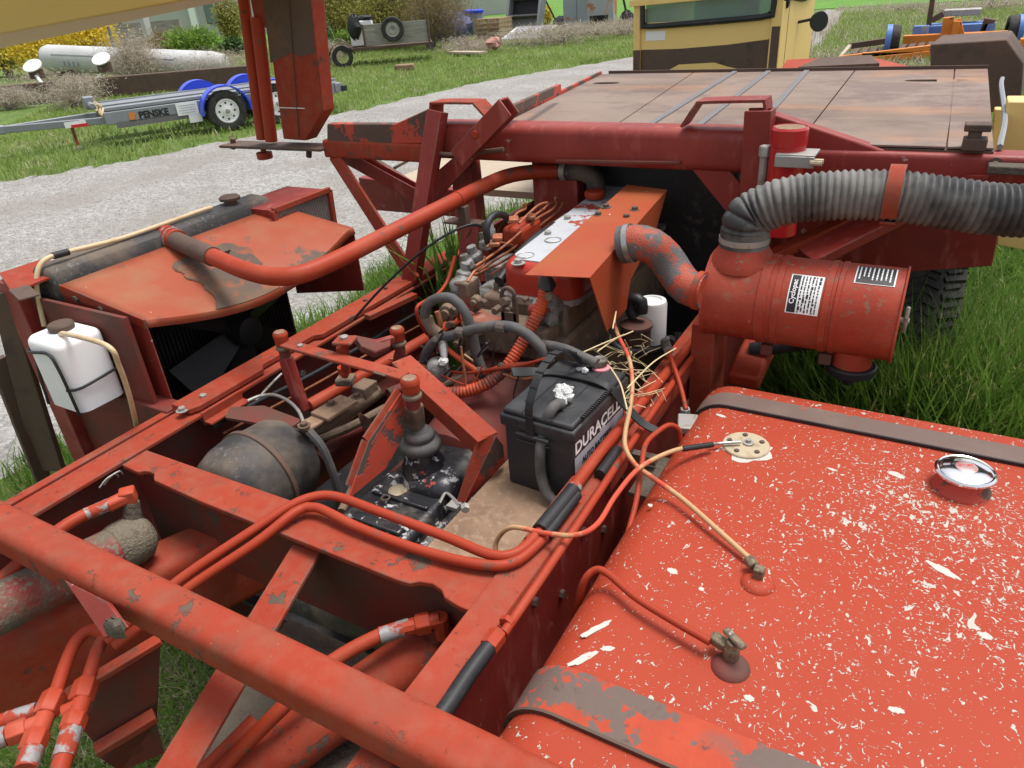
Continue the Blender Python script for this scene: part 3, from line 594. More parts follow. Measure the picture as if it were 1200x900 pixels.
# fan shroud: sloping top sheet with bowed front lip, side sheets
def top(t, s_):    # t along y 0..1, s_ 0 at tank .. 1 at lip
    y = 1.045+t*.86; xo = XR+.06+s_*(.36+.025*math.sin(math.pi*min(1,max(0,t))))
    z = 1.285-.055*s_+(-.075*math.sin(math.pi*min(1,t*1.05))*s_*s_)
    return Vector((xo, y+(-.0+.0*t)*s_, z))
mb = MB(); nt, ns = 24, 8
for j in range(ns+1):
    for i in range(nt+1): mb.v.append(top(i/nt, j/ns))
for i in range(nt+1): mb.v.append(top(i/nt, 1)+Vector((.006, 0, -.022)))
for j in range(ns+1):
    for i in range(nt): mb.f.append((j*(nt+1)+i, j*(nt+1)+i+1, (j+1)*(nt+1)+i+1, (j+1)*(nt+1)+i))
sh2 = part('fan_shroud', mb, 'shroud', ang=40, label='rust stained sheet metal fan shroud')
sm = sh2.modifiers.new('solid', 'SOLIDIFY'); sm.thickness = .004
mb = MB(); N_ = 84; rq = random.Random(3); ph = [rq.uniform(0,6.28) for _ in range(6)]
for i in range(N_):          # brown bare patch below the pipe, reaching the lip
    for j in range(N_):
        t_ = .22+.42*(i+.5)/N_; s_ = .30+.70*(j+.5)/N_; w_ = .05*math.sin(7*s_+ph[0])+.03*math.sin(15*t_+9*s_+ph[1])+.012*math.sin(33*s_+ph[2]+28*t_)+rq.uniform(-.008,.008)
        if abs(t_-.47+.10*(s_-.3))/.17+w_*3 < .6+.55*(s_-.3):
            q_ = [top(.22+.42*(i+a_)/N_, .30+.70*(j+b_)/N_)+Vector((0,0,.0035)) for a_, b_ in ((0,0),(1,0),(1,1),(0,1))]; mb.add(q_, [(0,1,2,3)])
part('rust_patch', mb, 'rustpatch', sh2, ang=80, label='brown bare metal patch')
t0, t1 = top(0,0), top(0,1)
part('shroud_side', MB().plate([t0, t1, t1+Vector((0,0,-.27)), Vector((t0.x,t0.y,.93))], .004), 'deep', sh2)
t0, t1 = top(1,0), top(1,1)
part('shroud_side', MB().plate([t0, t1, t1+Vector((0,0,-.24)), Vector((t0.x,t0.y,.93))], .004), 'deep', sh2)
part('shroud_flange', MB().bar(top(0,0)+Vector((0,-.004,-.012)), top(0,1)+Vector((0,-.004,-.012)), .006, .03), 'red2', sh2, bevel=.002)
for s_ in (.2, .5, .8): bolt(top(0,s_)+Vector((0,-.008,-.02)), ax=(0,-1,0), r=.010, m='dirt', parent=sh2)
# fan inside the shroud
fc = Vector((-1.98,1.48,.98))
fan = part('cooling_fan', MB().lathe(fc, (1,0,0), [(.05,-.04),(.06,0),(.05,.05),(.02,.06)], 18), 'ink', ang=40)  # black colour puts the opening's shade into hub and blades
bl = None
for k in range(6):
    a = k*math.pi/3+.35; e1 = Vector((0, math.cos(a), math.sin(a))); e2 = Vector((.55, -math.sin(a)*.83, math.cos(a)*.83)).normalized()
    part('fan_blade', MB().plate([fc+e1*.05+e2*.035, fc+e1*.05-e2*.035, fc+e1*.27-e2*.075, fc+e1*.28+e2*.075], .003), 'ink', fan)
# side column, bottom ledge and outer brown panel
part('column', MB().box2((-2.33,.965,.45), (-2.24,1.03,1.30)), 'deep', bevel=.003)
part('side_sheet', MB().box2((-2.24,1.0,.55), (-1.80,1.012,1.25)), 'dirtyshadered')
part('ledge', MB().box2((-2.22,.985,.92), (-1.73,1.045,.985)), 'dirtyshadered', bevel=.004)
part('outer_panel', MB().plate([P(-6,345,'y',.955), P(12,338,'y',.985), P(78,548,'y',.985), P(45,548,'y',.955)], .02), 'rust', bevel=.003)
part('outer_panel_edge', MB().bar(P(-4,420,'y',.94), P(50,560,'y',.94), .05, .02), 'rust', bevel=.003)
part('latch_plate', MB().box(P(28,343,'z',1.31), (.12,.05,.006), Matrix.Rotation(-.3,3,'Z')), 'rust', bevel=.002)
part('corner_sheet', MB().plate(px([(0,322,'z',1.31),(58,303,'z',1.31),(64,325,'z',1.30),(15,345,'z',1.30)]), .006), 'red2')
# mesh box beyond the radiator
gx = -2.05
p = [P(318,247,'x',gx), P(384,222,'x',gx), P(391,268,'x',gx), P(330,290,'x',gx)]
bk = [q_+Vector((-.22,0,0)) for q_ in p]
g = part('screen_box', MB().add(p[:2]+bk[:2]+p[2:]+bk[2:], [(0,1,3,2),(2,3,6,7),(1,4,6,3),(0,2,7,5)]), 'deep', bevel=0, label='red box with ribbed screen')
for a_, b_ in ((0,1),(1,2),(2,3),(3,0)): part('screen_frame', MB().bar(p[a_]+Vector((.008,0,0)), p[b_]+Vector((.008,0,0)), .016, .020), 'red', g, bevel=.002)
mb = MB()
for k in range(1, 34):
    t_ = k/34; a_ = p[0].lerp(p[1], t_); b_ = p[3].lerp(p[2], t_); mb.bar(a_, b_, .004, .005)
part('screen', mb, 'zinc', g, kind='stuff'); part('screen_back', MB().plate([q_-Vector((.03,0,0)) for q_ in p], .004), 'rust', g)
# big coolant pipe from the radiator to the engine front
PP = [(197,277,1.30),(215,286,1.302),(250,301,1.30),(285,316,1.295),(318,324,1.29),(350,322,1.29),(385,309,1.295),(430,287,1.305),(480,262,1.32),(520,242,1.335),(555,224,1.345),(590,208,1.355),(620,202,1.36),(662,200,1.36)]
pts = [P(u, v, 'z', z) for u, v, z in PP]
wp = part('coolant_pipe', MB().tube(pts[1:], .026, 20, step=.03), 'redpipe', ang=80, label='thick red coolant pipe')
dv = (pts[2]-pts[0]).normalized()
part('rubber_coupling', MB().tube([pts[0]-dv*.03, pts[1], pts[2]], .030, 18), 'rust', wp)
part('rubber_coupling', MB().tube([pts[0]-dv*.035, pts[0]+dv*.085], .035, 18), 'redpipe', wp)
for q in (-.02, .02, .05):
    c_ = pts[0]+dv*q; part('hose_clamp', MB().cyl(c_-dv*.007, c_+dv*.007, .0375, .0375, 22), 'whitechip', wp)
dv = (pts[10]-pts[9]).normalized(); c_ = pts[9].lerp(pts[10], .45)
part('pipe_band', MB().cyl(c_-dv*.004, c_+dv*.004, .029, .029, 20), 'redpipe', wp)
part('pipe_bracket', MB().box(c_+Vector((.02,.0,-.05)), (.03,.03,.06)).box(c_+Vector((.0,.03,-.085)), (.14,.06,.008)), 'rust', wp, bevel=.002)
e0 = pts[-1]
part('outlet_elbow', MB().tube([e0-Vector((.03,0,0)), e0+Vector((.06,.0,0)), e0+Vector((.105,.0,-.015)), e0+Vector((.12,.0,-.05)), e0+Vector((.12,.0,-.10))], .033, 16), 'blackdust', wp)
part('hose_clamp', MB().cyl(e0-Vector((.01,0,0)), e0+Vector((.01,0,0)), .036, .036, 20), 'zinc', wp)

# ---- white coolant bottle strapped to the radiator side
X0, X1, Y0, Y1, Z0, Z1 = -2.065, -1.905, .86, .995, 1.005, 1.215
bot = empty('coolant_bottle', ((X0+X1)/2, (Y0+Y1)/2, Z0)); tag(bot, 'white plastic coolant bottle with rusty cap strapped beside the radiator', 'bottle')
sb = shell(X0, X1, Y0, Y1, Z0, Z1, .024, cr=.028)
o = obj('bottle_body', sb, M['plastic'], bot, ang=30)
cpos = Vector(((X0+X1)/2-.01, Y0+.075, Z1))
obj('cap', MB().lathe((cpos.x, cpos.y, Z1-.002), (0,0,1), [(.030,0),(.032,.003),(.034,.016),(.030,.021),(.006,.022)], 24), M['rust'], bot, ang=40)
sx = X0+.105
mb = MB().tube([(X0-.004,Y1-.06,Z1-.01),(X0-.006,Y0+.03,Z1-.035),(X0+.02,Y0-.006,Z1-.04),(X1-.045,Y0-.006,Z1-.03),(X1-.02,Y0-.006,Z1-.07),(X1-.012,Y0-.006,Z0+.03),(X1-.012,Y0-.006,Z0-.004)], .0042, 8, step=.01)
obj('wire_strap', mb, M['blackrub'], bot)
obj('wire_strap', MB().tube([(X1-.02,Y0-.008,Z0+.075),(X1+.005,Y0+.02,Z0+.075),(X1+.008,Y1,Z0+.085)], .0042, 8, step=.01), M['blackrub'], bot)
obj('wire_strap', MB().tube([(X0-.004,Y0+.03,Z1-.04),(X0-.006,Y0+.01,Z0+.1),(X0+.0,Y0-.004,Z0+.0)], .0042, 8, step=.01), M['blackrub'], bot)
hb = Vector((X1-.045, Y0+.05, Z1-.004))
o = obj('outlet_hose', MB().tube([hb, hb+Vector((.012,-.005,.014)), P(125,405,'y',.875), P(140,430,'y',.885), P(152,465,'y',.90), P(160,500,'y',.93)], .0068, 10), M['tanhose'], bot, ang=80)
# ================================================================ brake booster, linkage and gearbox
bc = P(322,545,'z',.86); bc.y = .98
booster = part('brake_booster', MB().lathe((bc.x,.86,bc.z), (0,1,0), [(.03,-.005),(.09,0),(.115,.02),(.128,.06),(.132,.12),(.132,.125),(.128,.13),(.12,.22),(.10,.25),(.05,.26),(.04,.29)], 40), 'blackdust', ang=45, label='dusty black drum shaped brake booster')
part('band', MB().lathe((bc.x,.975,bc.z), (0,1,0), [(.128,0),(.137,.004),(.137,.016),(.128,.02)], 40, caps=False), 'rust', booster, ang=60)
part('strap', MB().tube(px([(362,505,'y',1.06),(378,525),(392,560),(398,590),(397,610)]), .011, 8), 'rubber', booster)
mc = part('master_cylinder', MB().tube(px([(352,505,'z',.93),(380,495),(425,468),(440,458)]), .028, 14).box(P(428,458,'z',.95), (.05,.06,.05)), 'castdirt', bevel=.003, ang=45)
part('bracket', MB().box(P(375,490,'z',.965), (.05,.12,.01), Matrix.Rotation(-.1,3,'Z')).box(P(392,478,'z',.975), (.07,.11,.012), Matrix.Rotation(-.1,3,'Z')), 'tray', mc, bevel=.003)
for q in ((388,472), (356,497), (418,463)): bolt(P(*q,'z',.985), r=.010, m='rust', parent=mc)
hose('brake_line', [(290,470,'z',.97),(305,464),(322,463),(338,470),(350,482),(356,496)], .005, 'zinc', n=8)
hose('brake_line', [(330,438,'x',-1.62),(318,450),(300,470),(285,490)], .004, 'zinc', n=8)
part('booster_bracket', MB().plate(px([(270,480,'z',.955),(310,478,'z',.955),(355,495,'z',.955),(340,505,'z',.955),(265,492,'z',.955)]), .008), 'dirtyshadered')
hose('cross_shaft', [(362,476,'z',.93),(430,437),(513,389),(560,362)], .020, 'redpipe', n=16)
hose('cross_shaft', [(455,462,'z',.86),(480,450),(520,428)], .018, 'dirtyshadered', n=14)
def caps(u, v, z, down, r=.019, mtop='fitting'):
    c_ = P(u, v, 'z', z)
    o = part('grease_cap', MB().lathe(c_, (0,0,1), [(r*.95,-.032),(r,-.03),(r,-.012),(r*1.08,-.010),(r*1.08,0),(r*.9,.006),(r*.85,.004)], 22), mtop, ang=40)
    part('washer', MB().lathe(c_-Vector((0,0,.05)), (0,0,1), [(r*.9,0),(r*1.1,.004),(r*1.1,.010),(r*.85,.016)], 20), 'castdirt', o)
    part('collar', MB().lathe(c_-Vector((0,0,.075)), (0,0,1), [(r*.8,0),(r*.8,.026)], 16), 'dirtyshadered', o)
    part('rusty_top', MB().lathe(c_+Vector((0,0,.0045)), (0,0,1), [(r*.78,0),(r*.74,.002)], 18), 'tray', o)
    return c_
c1 = caps(328,391,1.15,0)
part('lever_post', MB().bar(c1-Vector((0,0,.075)), P(356,482,'z',.92), .032, .032, (0,1,0)), 'deep', bevel=.004)
c2 = caps(465,386,1.14,0)
part('lever_post', MB().bar(c2-Vector((0,0,.075)), P(468,425,'z',.99), .03, .03, (0,1,0)), 'deep', bevel=.004)
c3 = caps(480,445,1.15,0, r=.022)
gear_top = P(488,500,'z',.99)
part('shift_shaft', MB().bar(c3-Vector((0,0,.07)), gear_top, .036, .036, (0,1,0)), 'castdirt', bevel=.005)
la, lb = P(334,403,'z',1.125), P(474,441,'z',1.125)
lk = part('link_bar', MB().bar(la, lb, .040, .010), 'red', bevel=.003)
part('bolt_head', MB().hexa(P(352,406,'z',1.13), (0,0,1), .008, .006), 'zinc', lk)
part('slot', MB().bar(P(438,436,'z',1.1312), P(452,440,'z',1.1312), .008, .0012), 'rust', lk)
lp = P(404,399,'z',1.16)
sp_ = part('swivel_plate', MB().box(lp, (.055,.05,.010), Matrix.Rotation(.3,3,'Z')), 'red', bevel=.004)
part('swivel_pin', MB().cyl(lp, P(404,440,'z',1.02), .011, .011, 12).lathe(P(403,418,'z',1.105), (0,0,1), [(.016,0),(.018,.01),(.016,.03)], 14).lathe(P(404,437,'z',1.03), (0,0,1), [(.018,0),(.018,.02)], 14), 'redpipe', sp_)
part('pin_base', MB().box(P(405,445,'z',.99), (.05,.05,.02), Matrix.Rotation(.4,3,'Z')), 'castdirt', sp_, bevel=.004)
part('bolt_head', MB().hexa(lp+Vector((0,0,.005)), (0,0,1), .0115, .009), 'zinc', sp_)
part('toggle_link', MB().plate(px([(414,392,'z',1.15),(424,405,'z',1.15),(440,413,'z',1.12),(458,405,'z',1.12),(458,392,'z',1.13),(440,397,'z',1.13)]), .02), 'dirtyshadered', bevel=.003)
part('toggle_arm', MB().bar(P(432,405,'z',1.12), P(462,397,'z',1.12), .02, .02), 'deep', bevel=.003)
# A-frame over the gearbox
fa, fb = P(470,420,'z',1.10), P(572,512,'z',1.02)
af = part('support_frame', MB().ext([(-.03,0),(.03,0),(.03,-.05),(.024,-.05),(.024,-.006),(-.03,-.006)], fa, fb), 'red', bevel=.002)
part('gusset', MB().plate([P(559,514,'z',1.02), P(578,508,'z',1.02), P(579,520,'z',1.00), P(541,592,'z',.86), P(534,590,'z',.86)], .006), 'red2', af)
part('gusset', MB().plate([P(580,510,'z',1.02), P(588,520,'z',1.0), P(590,540,'z',.93), P(543,588,'z',.87)], .006), 'rustred', af)
pl = [P(468,460,'x',-1.03), P(477,466,'x',-1.03), P(474,505,'x',-1.03), P(450,548,'x',-1.03), P(407,583,'x',-1.03), P(411,570,'x',-1.03), P(430,517,'x',-1.03)]
part('left_plate', MB().plate(pl, .006), 'rustred', af)
part('plate_flange', MB().bar(pl[0], pl[6], .03, .006, (1,0,.3)), 'red', af)
part('plate_flange', MB().bar(pl[6], pl[5], .03, .006, (1,0,.3)), 'red2', af)
part('shifter_link', MB().tube(px([(515,590,'z',.87),(522,578),(530,583),(538,592)]), .004, 6).box(P(533,592,'z',.865), (.03,.03,.01)), 'zinc', af)
part('linkage_bolt', MB().hexa(P(545,593,'y',.97), (.6,-.8,0), .010, .014), 'zinc', af)
# gearbox: main case, stepped lid, shift tower and rubber boot
g0 = P(488,575,'z',.86)
gb = part('gearbox', shell(g0.x-.165, g0.x+.12, .88, 1.36, .58, .815, .03), 'gearbox', ang=35, label='glossy black gearbox case with chipped paint')
part('lid', shell(g0.x-.13, g0.x+.09, .915, 1.17, .79, .858, .022, cr=.03), 'gearbox', gb, ang=35)
part('shift_tower', shell(g0.x-.07, g0.x+.105, 1.10, 1.33, .79, .895, .05), 'gearbox', gb, ang=35)
tb = P(496,541,'z',.90)
part('tower_neck', MB().lathe(Vector((tb.x,tb.y,.86)), (0,0,1), [(.066,0),(.058,.03),(.046,.06),(.042,.09)], 26), 'gearbox', gb, ang=50)
bt = Vector((tb.x, tb.y, .945))
part('rubber_boot', MB().lathe(bt, (0,0,1), [(.046,-.004),(.052,.002),(.054,.012),(.050,.024),(.040,.027),(.036,.030),(.040,.036),(.038,.046),(.030,.052),(.022,.048)], 32), 'rubber', gb, ang=60)
part('lid_ridge', MB().box((g0.x-.015,1.06,.861), (.17,.012,.012)), 'gearbox', gb, bevel=.004)
part('lid_ridge', MB().box((g0.x-.015,.965,.861), (.16,.03,.014)), 'gearbox', gb, bevel=.006)
part('inspection_plug', MB().lathe(P(466,574,'z',.860)-Vector((0,0,.003)), (0,0,1), [(.024,0),(.024,.003),(.021,.004),(.02,.002)], 22), 'weld', gb)
for q in ((425,590,.80), (468,560,.852), (452,585,.852), (510,605,.80), (430,608,.80), (546,548,.87), (540,535,.88), (527,530,.89)):
    bolt(P(q[0], q[1], 'z', q[2]), r=.012, h=.012, m='gearbox', parent=gb)
ringp = [P(452,585,'z',.866)+Vector((.010*math.cos(a_), .010*math.sin(a_), .004)) for a_ in np.linspace(0, 6.283, 16)]
part('breather_ring', MB().tube(ringp, .003, 6, step=1), 'rust', gb)
part('side_channel', MB().bar(P(476,640,'z',.80), P(545,585,'z',.80), .035, .03), 'castdirt', bevel=.003)
bolt(P(511,614,'z',.82), r=.009, parent=mach); bolt(P(530,610,'z',.80), r=.010, m='gearbox')
# dark underside crossbars inside the bay
part('inner_rail', MB().box2((-1.30,1.1,.60), (-1.22,2.8,.66)), 'dirtyshadered'); part('belly_pan', MB().plate([(-1.60,1.0,.34),(-.53,1.0,.34),(-.53,3.6,.34),(-1.60,3.6,.34)], .01), 'dirt')
part('axle_tube', MB().cyl((-1.75,.98,.50), (-.3,.98,.50), .09, .09, 20), 'blackdust')
hose('small_pipe', [(400,600,'z',.80),(420,560),(445,520),(470,500)], .012, 'castdirt')

# ---- battery tray, battery
ZB = .912
part('battery_tray', MB().plate([(-.80,.86,ZB),(-.578,.86,ZB),(-.578,1.46,ZB),(-.80,1.46,ZB)], .012), 'tray', bevel=.002)
part('tray_support', MB().box2((-.80,.86,ZB-.10), (-.788,1.46,ZB-.013)), 'dirtyshadered')
ZT = 1.122
qa, qb = P(584,478,'z',ZT), P(672,502,'z',ZT)
ax = (qb-qa); ax.z = 0; bw = ax.length; ax.normalize(); ay = Vector((-ax.y, ax.x, 0)); blen = .282
batt = empty('battery', qa+ax*bw/2+ay*blen/2-Vector((0,0,ZT-ZB))); tag(batt, 'black car battery with white lettering sitting on the rusty tray', 'battery')
RB = Matrix((ax, ay, Vector((0,0,1)))).transposed()
O = qa.copy(); O.z = ZB+.001
def L(x, y, z): return O+ax*x+ay*y+Vector((0,0,z))
H = ZT-ZB
obj('case', MB().box(L(bw/2,blen/2,(H-.045)/2), (bw-.014,blen-.014,H-.045), RB), M['bat'], batt, bevel=.006)
obj('lid', MB().box(L(bw/2,blen/2,H-.030), (bw,blen,.03), RB), M['bat'], batt, bevel=.005)
obj('lid_top', MB().box(L(bw/2,blen/2,H-.009), (bw-.012,blen-.012,.014), RB), M['bat'], batt, bevel=.005)
for x_ in (.30, .70):
    obj('lid_groove', MB().box(L(bw*x_,blen/2,H-.0015), (.0022,blen*.96,.0015), RB), M['ink'], batt)
mb = MB()
for k in range(17): mb.box(L(bw-.004,.05+k*.0085,H-.003), (.010,.0045,.006), RB)
obj('grip_ridges', mb, M['ink'], batt, kind='stuff')
for k in range(9):
    pass
# print on the right-hand side: name, silver panel, second line
xf = bw+.0006
def sideplate(y0, y1, z0, z1, m, nm):
    return obj(nm, MB().plate([L(bw-.0065+.0005,y0,z0), L(bw-.0065+.0005,y1,z0), L(bw-.0065+.0005,y1,z1), L(bw-.0065+.0005,y0,z1)], -.0004, ax), M[m], batt)
sideplate(.012, .262, .064, .120, 'greyprint', 'printed_panel')
def text(name, body, m, parent, loc, xdir, ydir, size, parent_loc=None, bold=.0, sx=1.0, bend=None):
    cu = bpy.data.curves.new(name, 'FONT'); cu.body = body; cu.size = size; cu.offset = bold; cu.extrude = .0003; cu.resolution_u = 3
    to = bpy.data.objects.new(name+'_tmp', cu); COL.objects.link(to); bpy.context.view_layer.update()
    me0 = bpy.data.meshes.new_from_object(to.evaluated_get(bpy.context.evaluated_depsgraph_get())); 
    xd, yd = Vector(xdir).normalized(), Vector(ydir).normalized(); zd = xd.cross(yd); mb = MB()
    for v in me0.vertices:
        p_ = Vector(loc)+xd*v.co.x*sx+yd*v.co.y+zd*v.co.z
        mb.v.append(bend(v.co.x*sx, v.co.y, v.co.z) if bend else p_)
    for f in me0.polygons: mb.f.append(tuple(f.vertices))
    bpy.data.objects.remove(to); bpy.data.meshes.remove(me0)
    return obj(name, mb, M[m], parent, ang=0)
xs_ = bw-.007+.0012
text('lettering', 'DURACELL', 'paper', batt, L(xs_, .014, .1275), ay, (0,0,1), .043, bold=.0010, sx=1.08)
text('lettering', 'ULTRA', 'paper', batt, L(xs_, .135, .1205), ay, (0,0,1), .009)
text('lettering', 'AUTO BATTERY', 'ink', batt, L(xs_+.0008, .045, .088), ay, (0,0,1), .0215, bold=.0004, sx=.95)
text('lettering', '24', 'ink', batt, L(xs_+.0008, .10, .070), ay, (0,0,1), .014)
# terminals, caps, carrying strap, hold down strap
def lump(name, c_, r_, n_=6, m='lead'):
    mb = MB()
    for k in range(n_): mb.blob(Vector(c_)+Vector((random.uniform(-1,1)*r_, random.uniform(-1,1)*r_, random.uniform(-.3,.5)*r_)), (r_*.55, r_*.55, r_*.45), 8, 5, .25)
    return obj(name, mb, M[m], batt)
t1 = P(664,466,'z',ZT+.012)
lump('corroded_terminal', t1+Vector((0,0,.008)), .021, 12)
obj('terminal_base', MB().lathe(Vector((t1.x,t1.y,ZT-.003)), (0,0,1), [(.026,0),(.026,.003),(.022,.004)], 20), M['bat'], batt)
t2 = P(703,424,'z',ZT+.012)
obj('terminal_post', MB().lathe(Vector((t2.x,t2.y,ZT-.002)), (0,0,1), [(.011,0),(.010,.02)], 16), M['zinc'], batt)
obj('terminal_clamp', MB().lathe(Vector((t2.x,t2.y,ZT+.004)), (0,0,1), [(.018,0),(.019,.004),(.019,.014),(.016,.018)], 16).box(t2+Vector((-.02,-.012,.0)), (.045,.022,.016), Matrix.Rotation(.4,3,'Z')).cyl(t2+Vector((-.035,-.02,.004)), t2+Vector((-.01,-.01,.004)), .011, .011, 10), M['green'], batt, bevel=.002)
obj('felt_washer', MB().lathe(Vector((t2.x+.006,t2.y-.008,ZT-.001)), (0,0,1), [(.022,0),(.022,.004)], 20), mat('pink_felt', (.62,.22,.24,1), .9), batt)
lump('corrosion', P(683,434,'z',ZT+.002), .012, 5)
def strapmesh(pts, w, t_, wd):
    pts = spline(pts, .01); mb = MB(); wd = Vector(wd).normalized()
    for i, p_ in enumerate(pts):
        tg = (pts[min(i+1,len(pts)-1)]-pts[max(i-1,0)]).normalized(); wv = (wd-tg*wd.dot(tg)).normalized(); nv = tg.cross(wv)
        for a_, b_ in ((-1,-1),(1,-1),(1,1),(-1,1)): mb.v.append(p_+wv*a_*w/2+nv*b_*t_/2)
    m_ = len(pts)
    for i in range(m_-1):
        for k in range(4): mb.f.append((i*4+k, i*4+(k+1) % 4, (i+1)*4+(k+1) % 4, (i+1)*4+k))
    mb.f += [(0,1,2,3), tuple(range((m_-1)*4, m_*4))]; return mb
sx0 = bw*.44
hp = [L(sx0,-.004,H-.060), L(sx0,-.006,H-.02), L(sx0,.002,H+.035), L(sx0,.05,H+.085), L(sx0,.12,H+.10), L(sx0,.19,H+.07), L(sx0,.24,H+.02), L(sx0,.265,H-.004)]
obj('carry_handle', strapmesh(hp, .019, .004, ax), M['blackrub'], batt, bevel=.001)
mb = MB(); sp2 = spline(hp, .01)
for i in range(6, len(sp2)-6, 3):
    tg = (sp2[i+1]-sp2[i-1]).normalized(); nv = tg.cross(ax).normalized(); mb.bar(sp2[i]-ax*.010+nv*(-.003), sp2[i]+ax*.010+nv*(-.003), .004, .003, nv)
obj('handle_ridges', mb, M['ink'], batt)
obj('handle_bracket', MB().box(L(sx0+.004,-.004,H-.052), (.085,.010,.008), RB).box(L(sx0+.004,-.004,H-.068), (.085,.006,.004), RB), M['bat'], batt, bevel=.002)
hd = [P(600,436,'z',ZT+.03), P(640,436,'z',ZT+.006), P(680,442,'z',ZT+.006), P(713,453,'z',ZT+.003), P(733,475,'z',1.07), P(752,495,'z',1.03), P(770,505,'z',1.012)]
part('rubber_strap', strapmesh(hd, .022, .004, (0.3,1,0)), 'blackrub')
hose('battery_cable', [(660,474,'z',ZT+.010),(653,474,ZT+.014),(645,482,ZT+.012),(637,505,1.08),(633,530,1.04),(634,555,.98),(641,578,.94),(652,590,.925)], .0125, 'rubber', n=12)
hose('battery_cable', [(700,426,'z',ZT+.018),(680,417,ZT+.025),(662,409,ZT+.03),(640,404,ZT+.0),(620,402,1.08)], .0125, 'rubber', n=12)
# wires and thin pipes over the rail
hose('wire', [(718,372,'z',1.10),(724,392,1.10),(737,420,1.10),(741,450,1.08),(738,480,1.06),(733,505,1.05),(733,525,1.04),(745,545,1.03),(765,560,1.03),(800,585,1.025),(840,620,1.02),(880,656,1.012)], .0055, 'wire', n=9)
hose('wire', [(580,650,'z',.93),(583,632,.96),(600,618,1.0),(640,625,1.02),(675,627,1.03),(700,614,1.04),(722,580,1.04),(750,548,1.04),(790,528,1.035),(828,522,1.02)], .0052, 'wire', n=9)
hose('wire_sleeve', [(800,526,'z',1.033),(835,521,'z',1.02)], .0065, 'blackrub')
hose('thin_pipe', [(731,642,'z',.94),(745,590,.98),(752,545,1.02),(757,520,1.03),(772,505,1.03),(785,498,1.028),(795,503,1.01),(797,515,.98)], .0062, 'redpipe', n=9)
hose('thin_pipe', [(672,748,'z',.80),(676,715,.92),(684,682,1.0),(697,668,1.022),(712,672,1.028),(745,700,1.03),(790,728,1.03),(832,752,1.03)], .0068, 'redpipe', n=9)
hose('thin_pipe', [(782,408,'z',1.05),(790,430,1.03),(798,455,1.0),(804,480,.97)], .0062, 'redpipe', n=9)
part('pipe_fitting', MB().hexa(P(803,478,'z',.97), (0,0,-1), .014, .04).box(P(806,497,'z',.96), (.05,.07,.02), Matrix.Rotation(.3,3,'Z')), 'zinc', bevel=.003)
part('sensor_plug', MB().tube(px([(779,400,'z',1.05),(784,412,'z',1.045)]), .013, 10).tube(px([(782,396,'z',1.06),(780,402,'z',1.055)]), .008, 8), 'green')
part('tank_bracket', MB().box(P(768,560,'z',.94), (.07,.16,.01)).box(P(750,535,'z',.97), (.08,.02,.02)), 'dirt')
part('rail_shoulder', MB().ext(rrect(.03,.05,.012,4), (-.512,1.2,RT-.03), (-.512,2.1,RT-.03)), 'red2', ang=30)
# decal plates on the rail and the mount beside the air cleaner
dp = P(826,432,'x',-.500)
dec = part('data_plate', MB().box(dp, (.003,.11,.13)), 'paper')
for k in range(6): part('print_row', MB().box(dp+Vector((.002,0,.05-k*.019)), (.001,.095,.011)), 'ink', dec)
part('data_plate', MB().box(P(806,480,'x',-.502), (.003,.06,.07)), 'weld')
part('mount_bracket', MB().box2((-.505,1.80,.70), (-.44,1.95,1.10)), 'red2', bevel=.004)
part('mount_arm', MB().bar(P(870,448,'z',.92), P(895,395,'z',.98), .09, .05), 'redpipe', bevel=.01)
hose('drain_tube', [(880,410,'y',1.95),(920,405),(960,400),(990,410)], .022, 'blackrub')

# ================================================================ fuel tank on the right
TX0, TX1, TZ0, TZ1, TY0, TY1 = -.425, .85, .48, 1.0, .535, 1.66
tw, th = TX1-TX0, TZ1-TZ0; tc = ((TX0+TX1)/2, (TZ0+TZ1)/2)
def tprof(grow=0, r=.085): return [(a_, b_) for a_, b_ in rrect(tw+2*grow, th+2*grow, r+grow, 8)]
def text_ext(mb, y0, y1, grow): return mb.ext(tprof(grow), (tc[0], y0, tc[1]), (tc[0], y1, tc[1]))
ftank = part('fuel_tank', text_ext(MB(), TY0+.03, TY1-.02, 0), 'tank', ang=30, label='large red fuel tank with flaking paint')
def band(nm, y0, y1, g0, g1, m):
    mb = MB(); p0, p1 = tprof(g0), tprof(g1); n_ = len(p0)
    for y in (y0, y1):
        for pr in (p0, p1):
            for a_, b_ in pr: mb.v.append(Vector((tc[0]+a_, y, tc[1]+b_)))
    for k in range(n_):
        j = (k+1) % n_
        mb.f += [(n_+k, n_+j, 3*n_+j, 3*n_+k), (k, 2*n_+k, 2*n_+j, j), (k, j, n_+j, n_+k), (2*n_+k, 3*n_+k, 3*n_+j, 2*n_+j)]
    return part(nm, mb, m, ftank, ang=30)
band('tank_strap', .603, .690, .001, .006, 'strap'); band('tank_strap', 1.565, 1.632, .001, .006, 'strap2')
band('strap_edge', .598, .603, .001, .0085, 'rust'); band('strap_edge', 1.560, 1.565, .001, .008, 'blackrub')
band('end_lip', TY0-.02, TY0+.03, -.006, .002, 'tank'); band('end_lip', TY1-.025, TY1+.01, -.006, .004, 'tank')
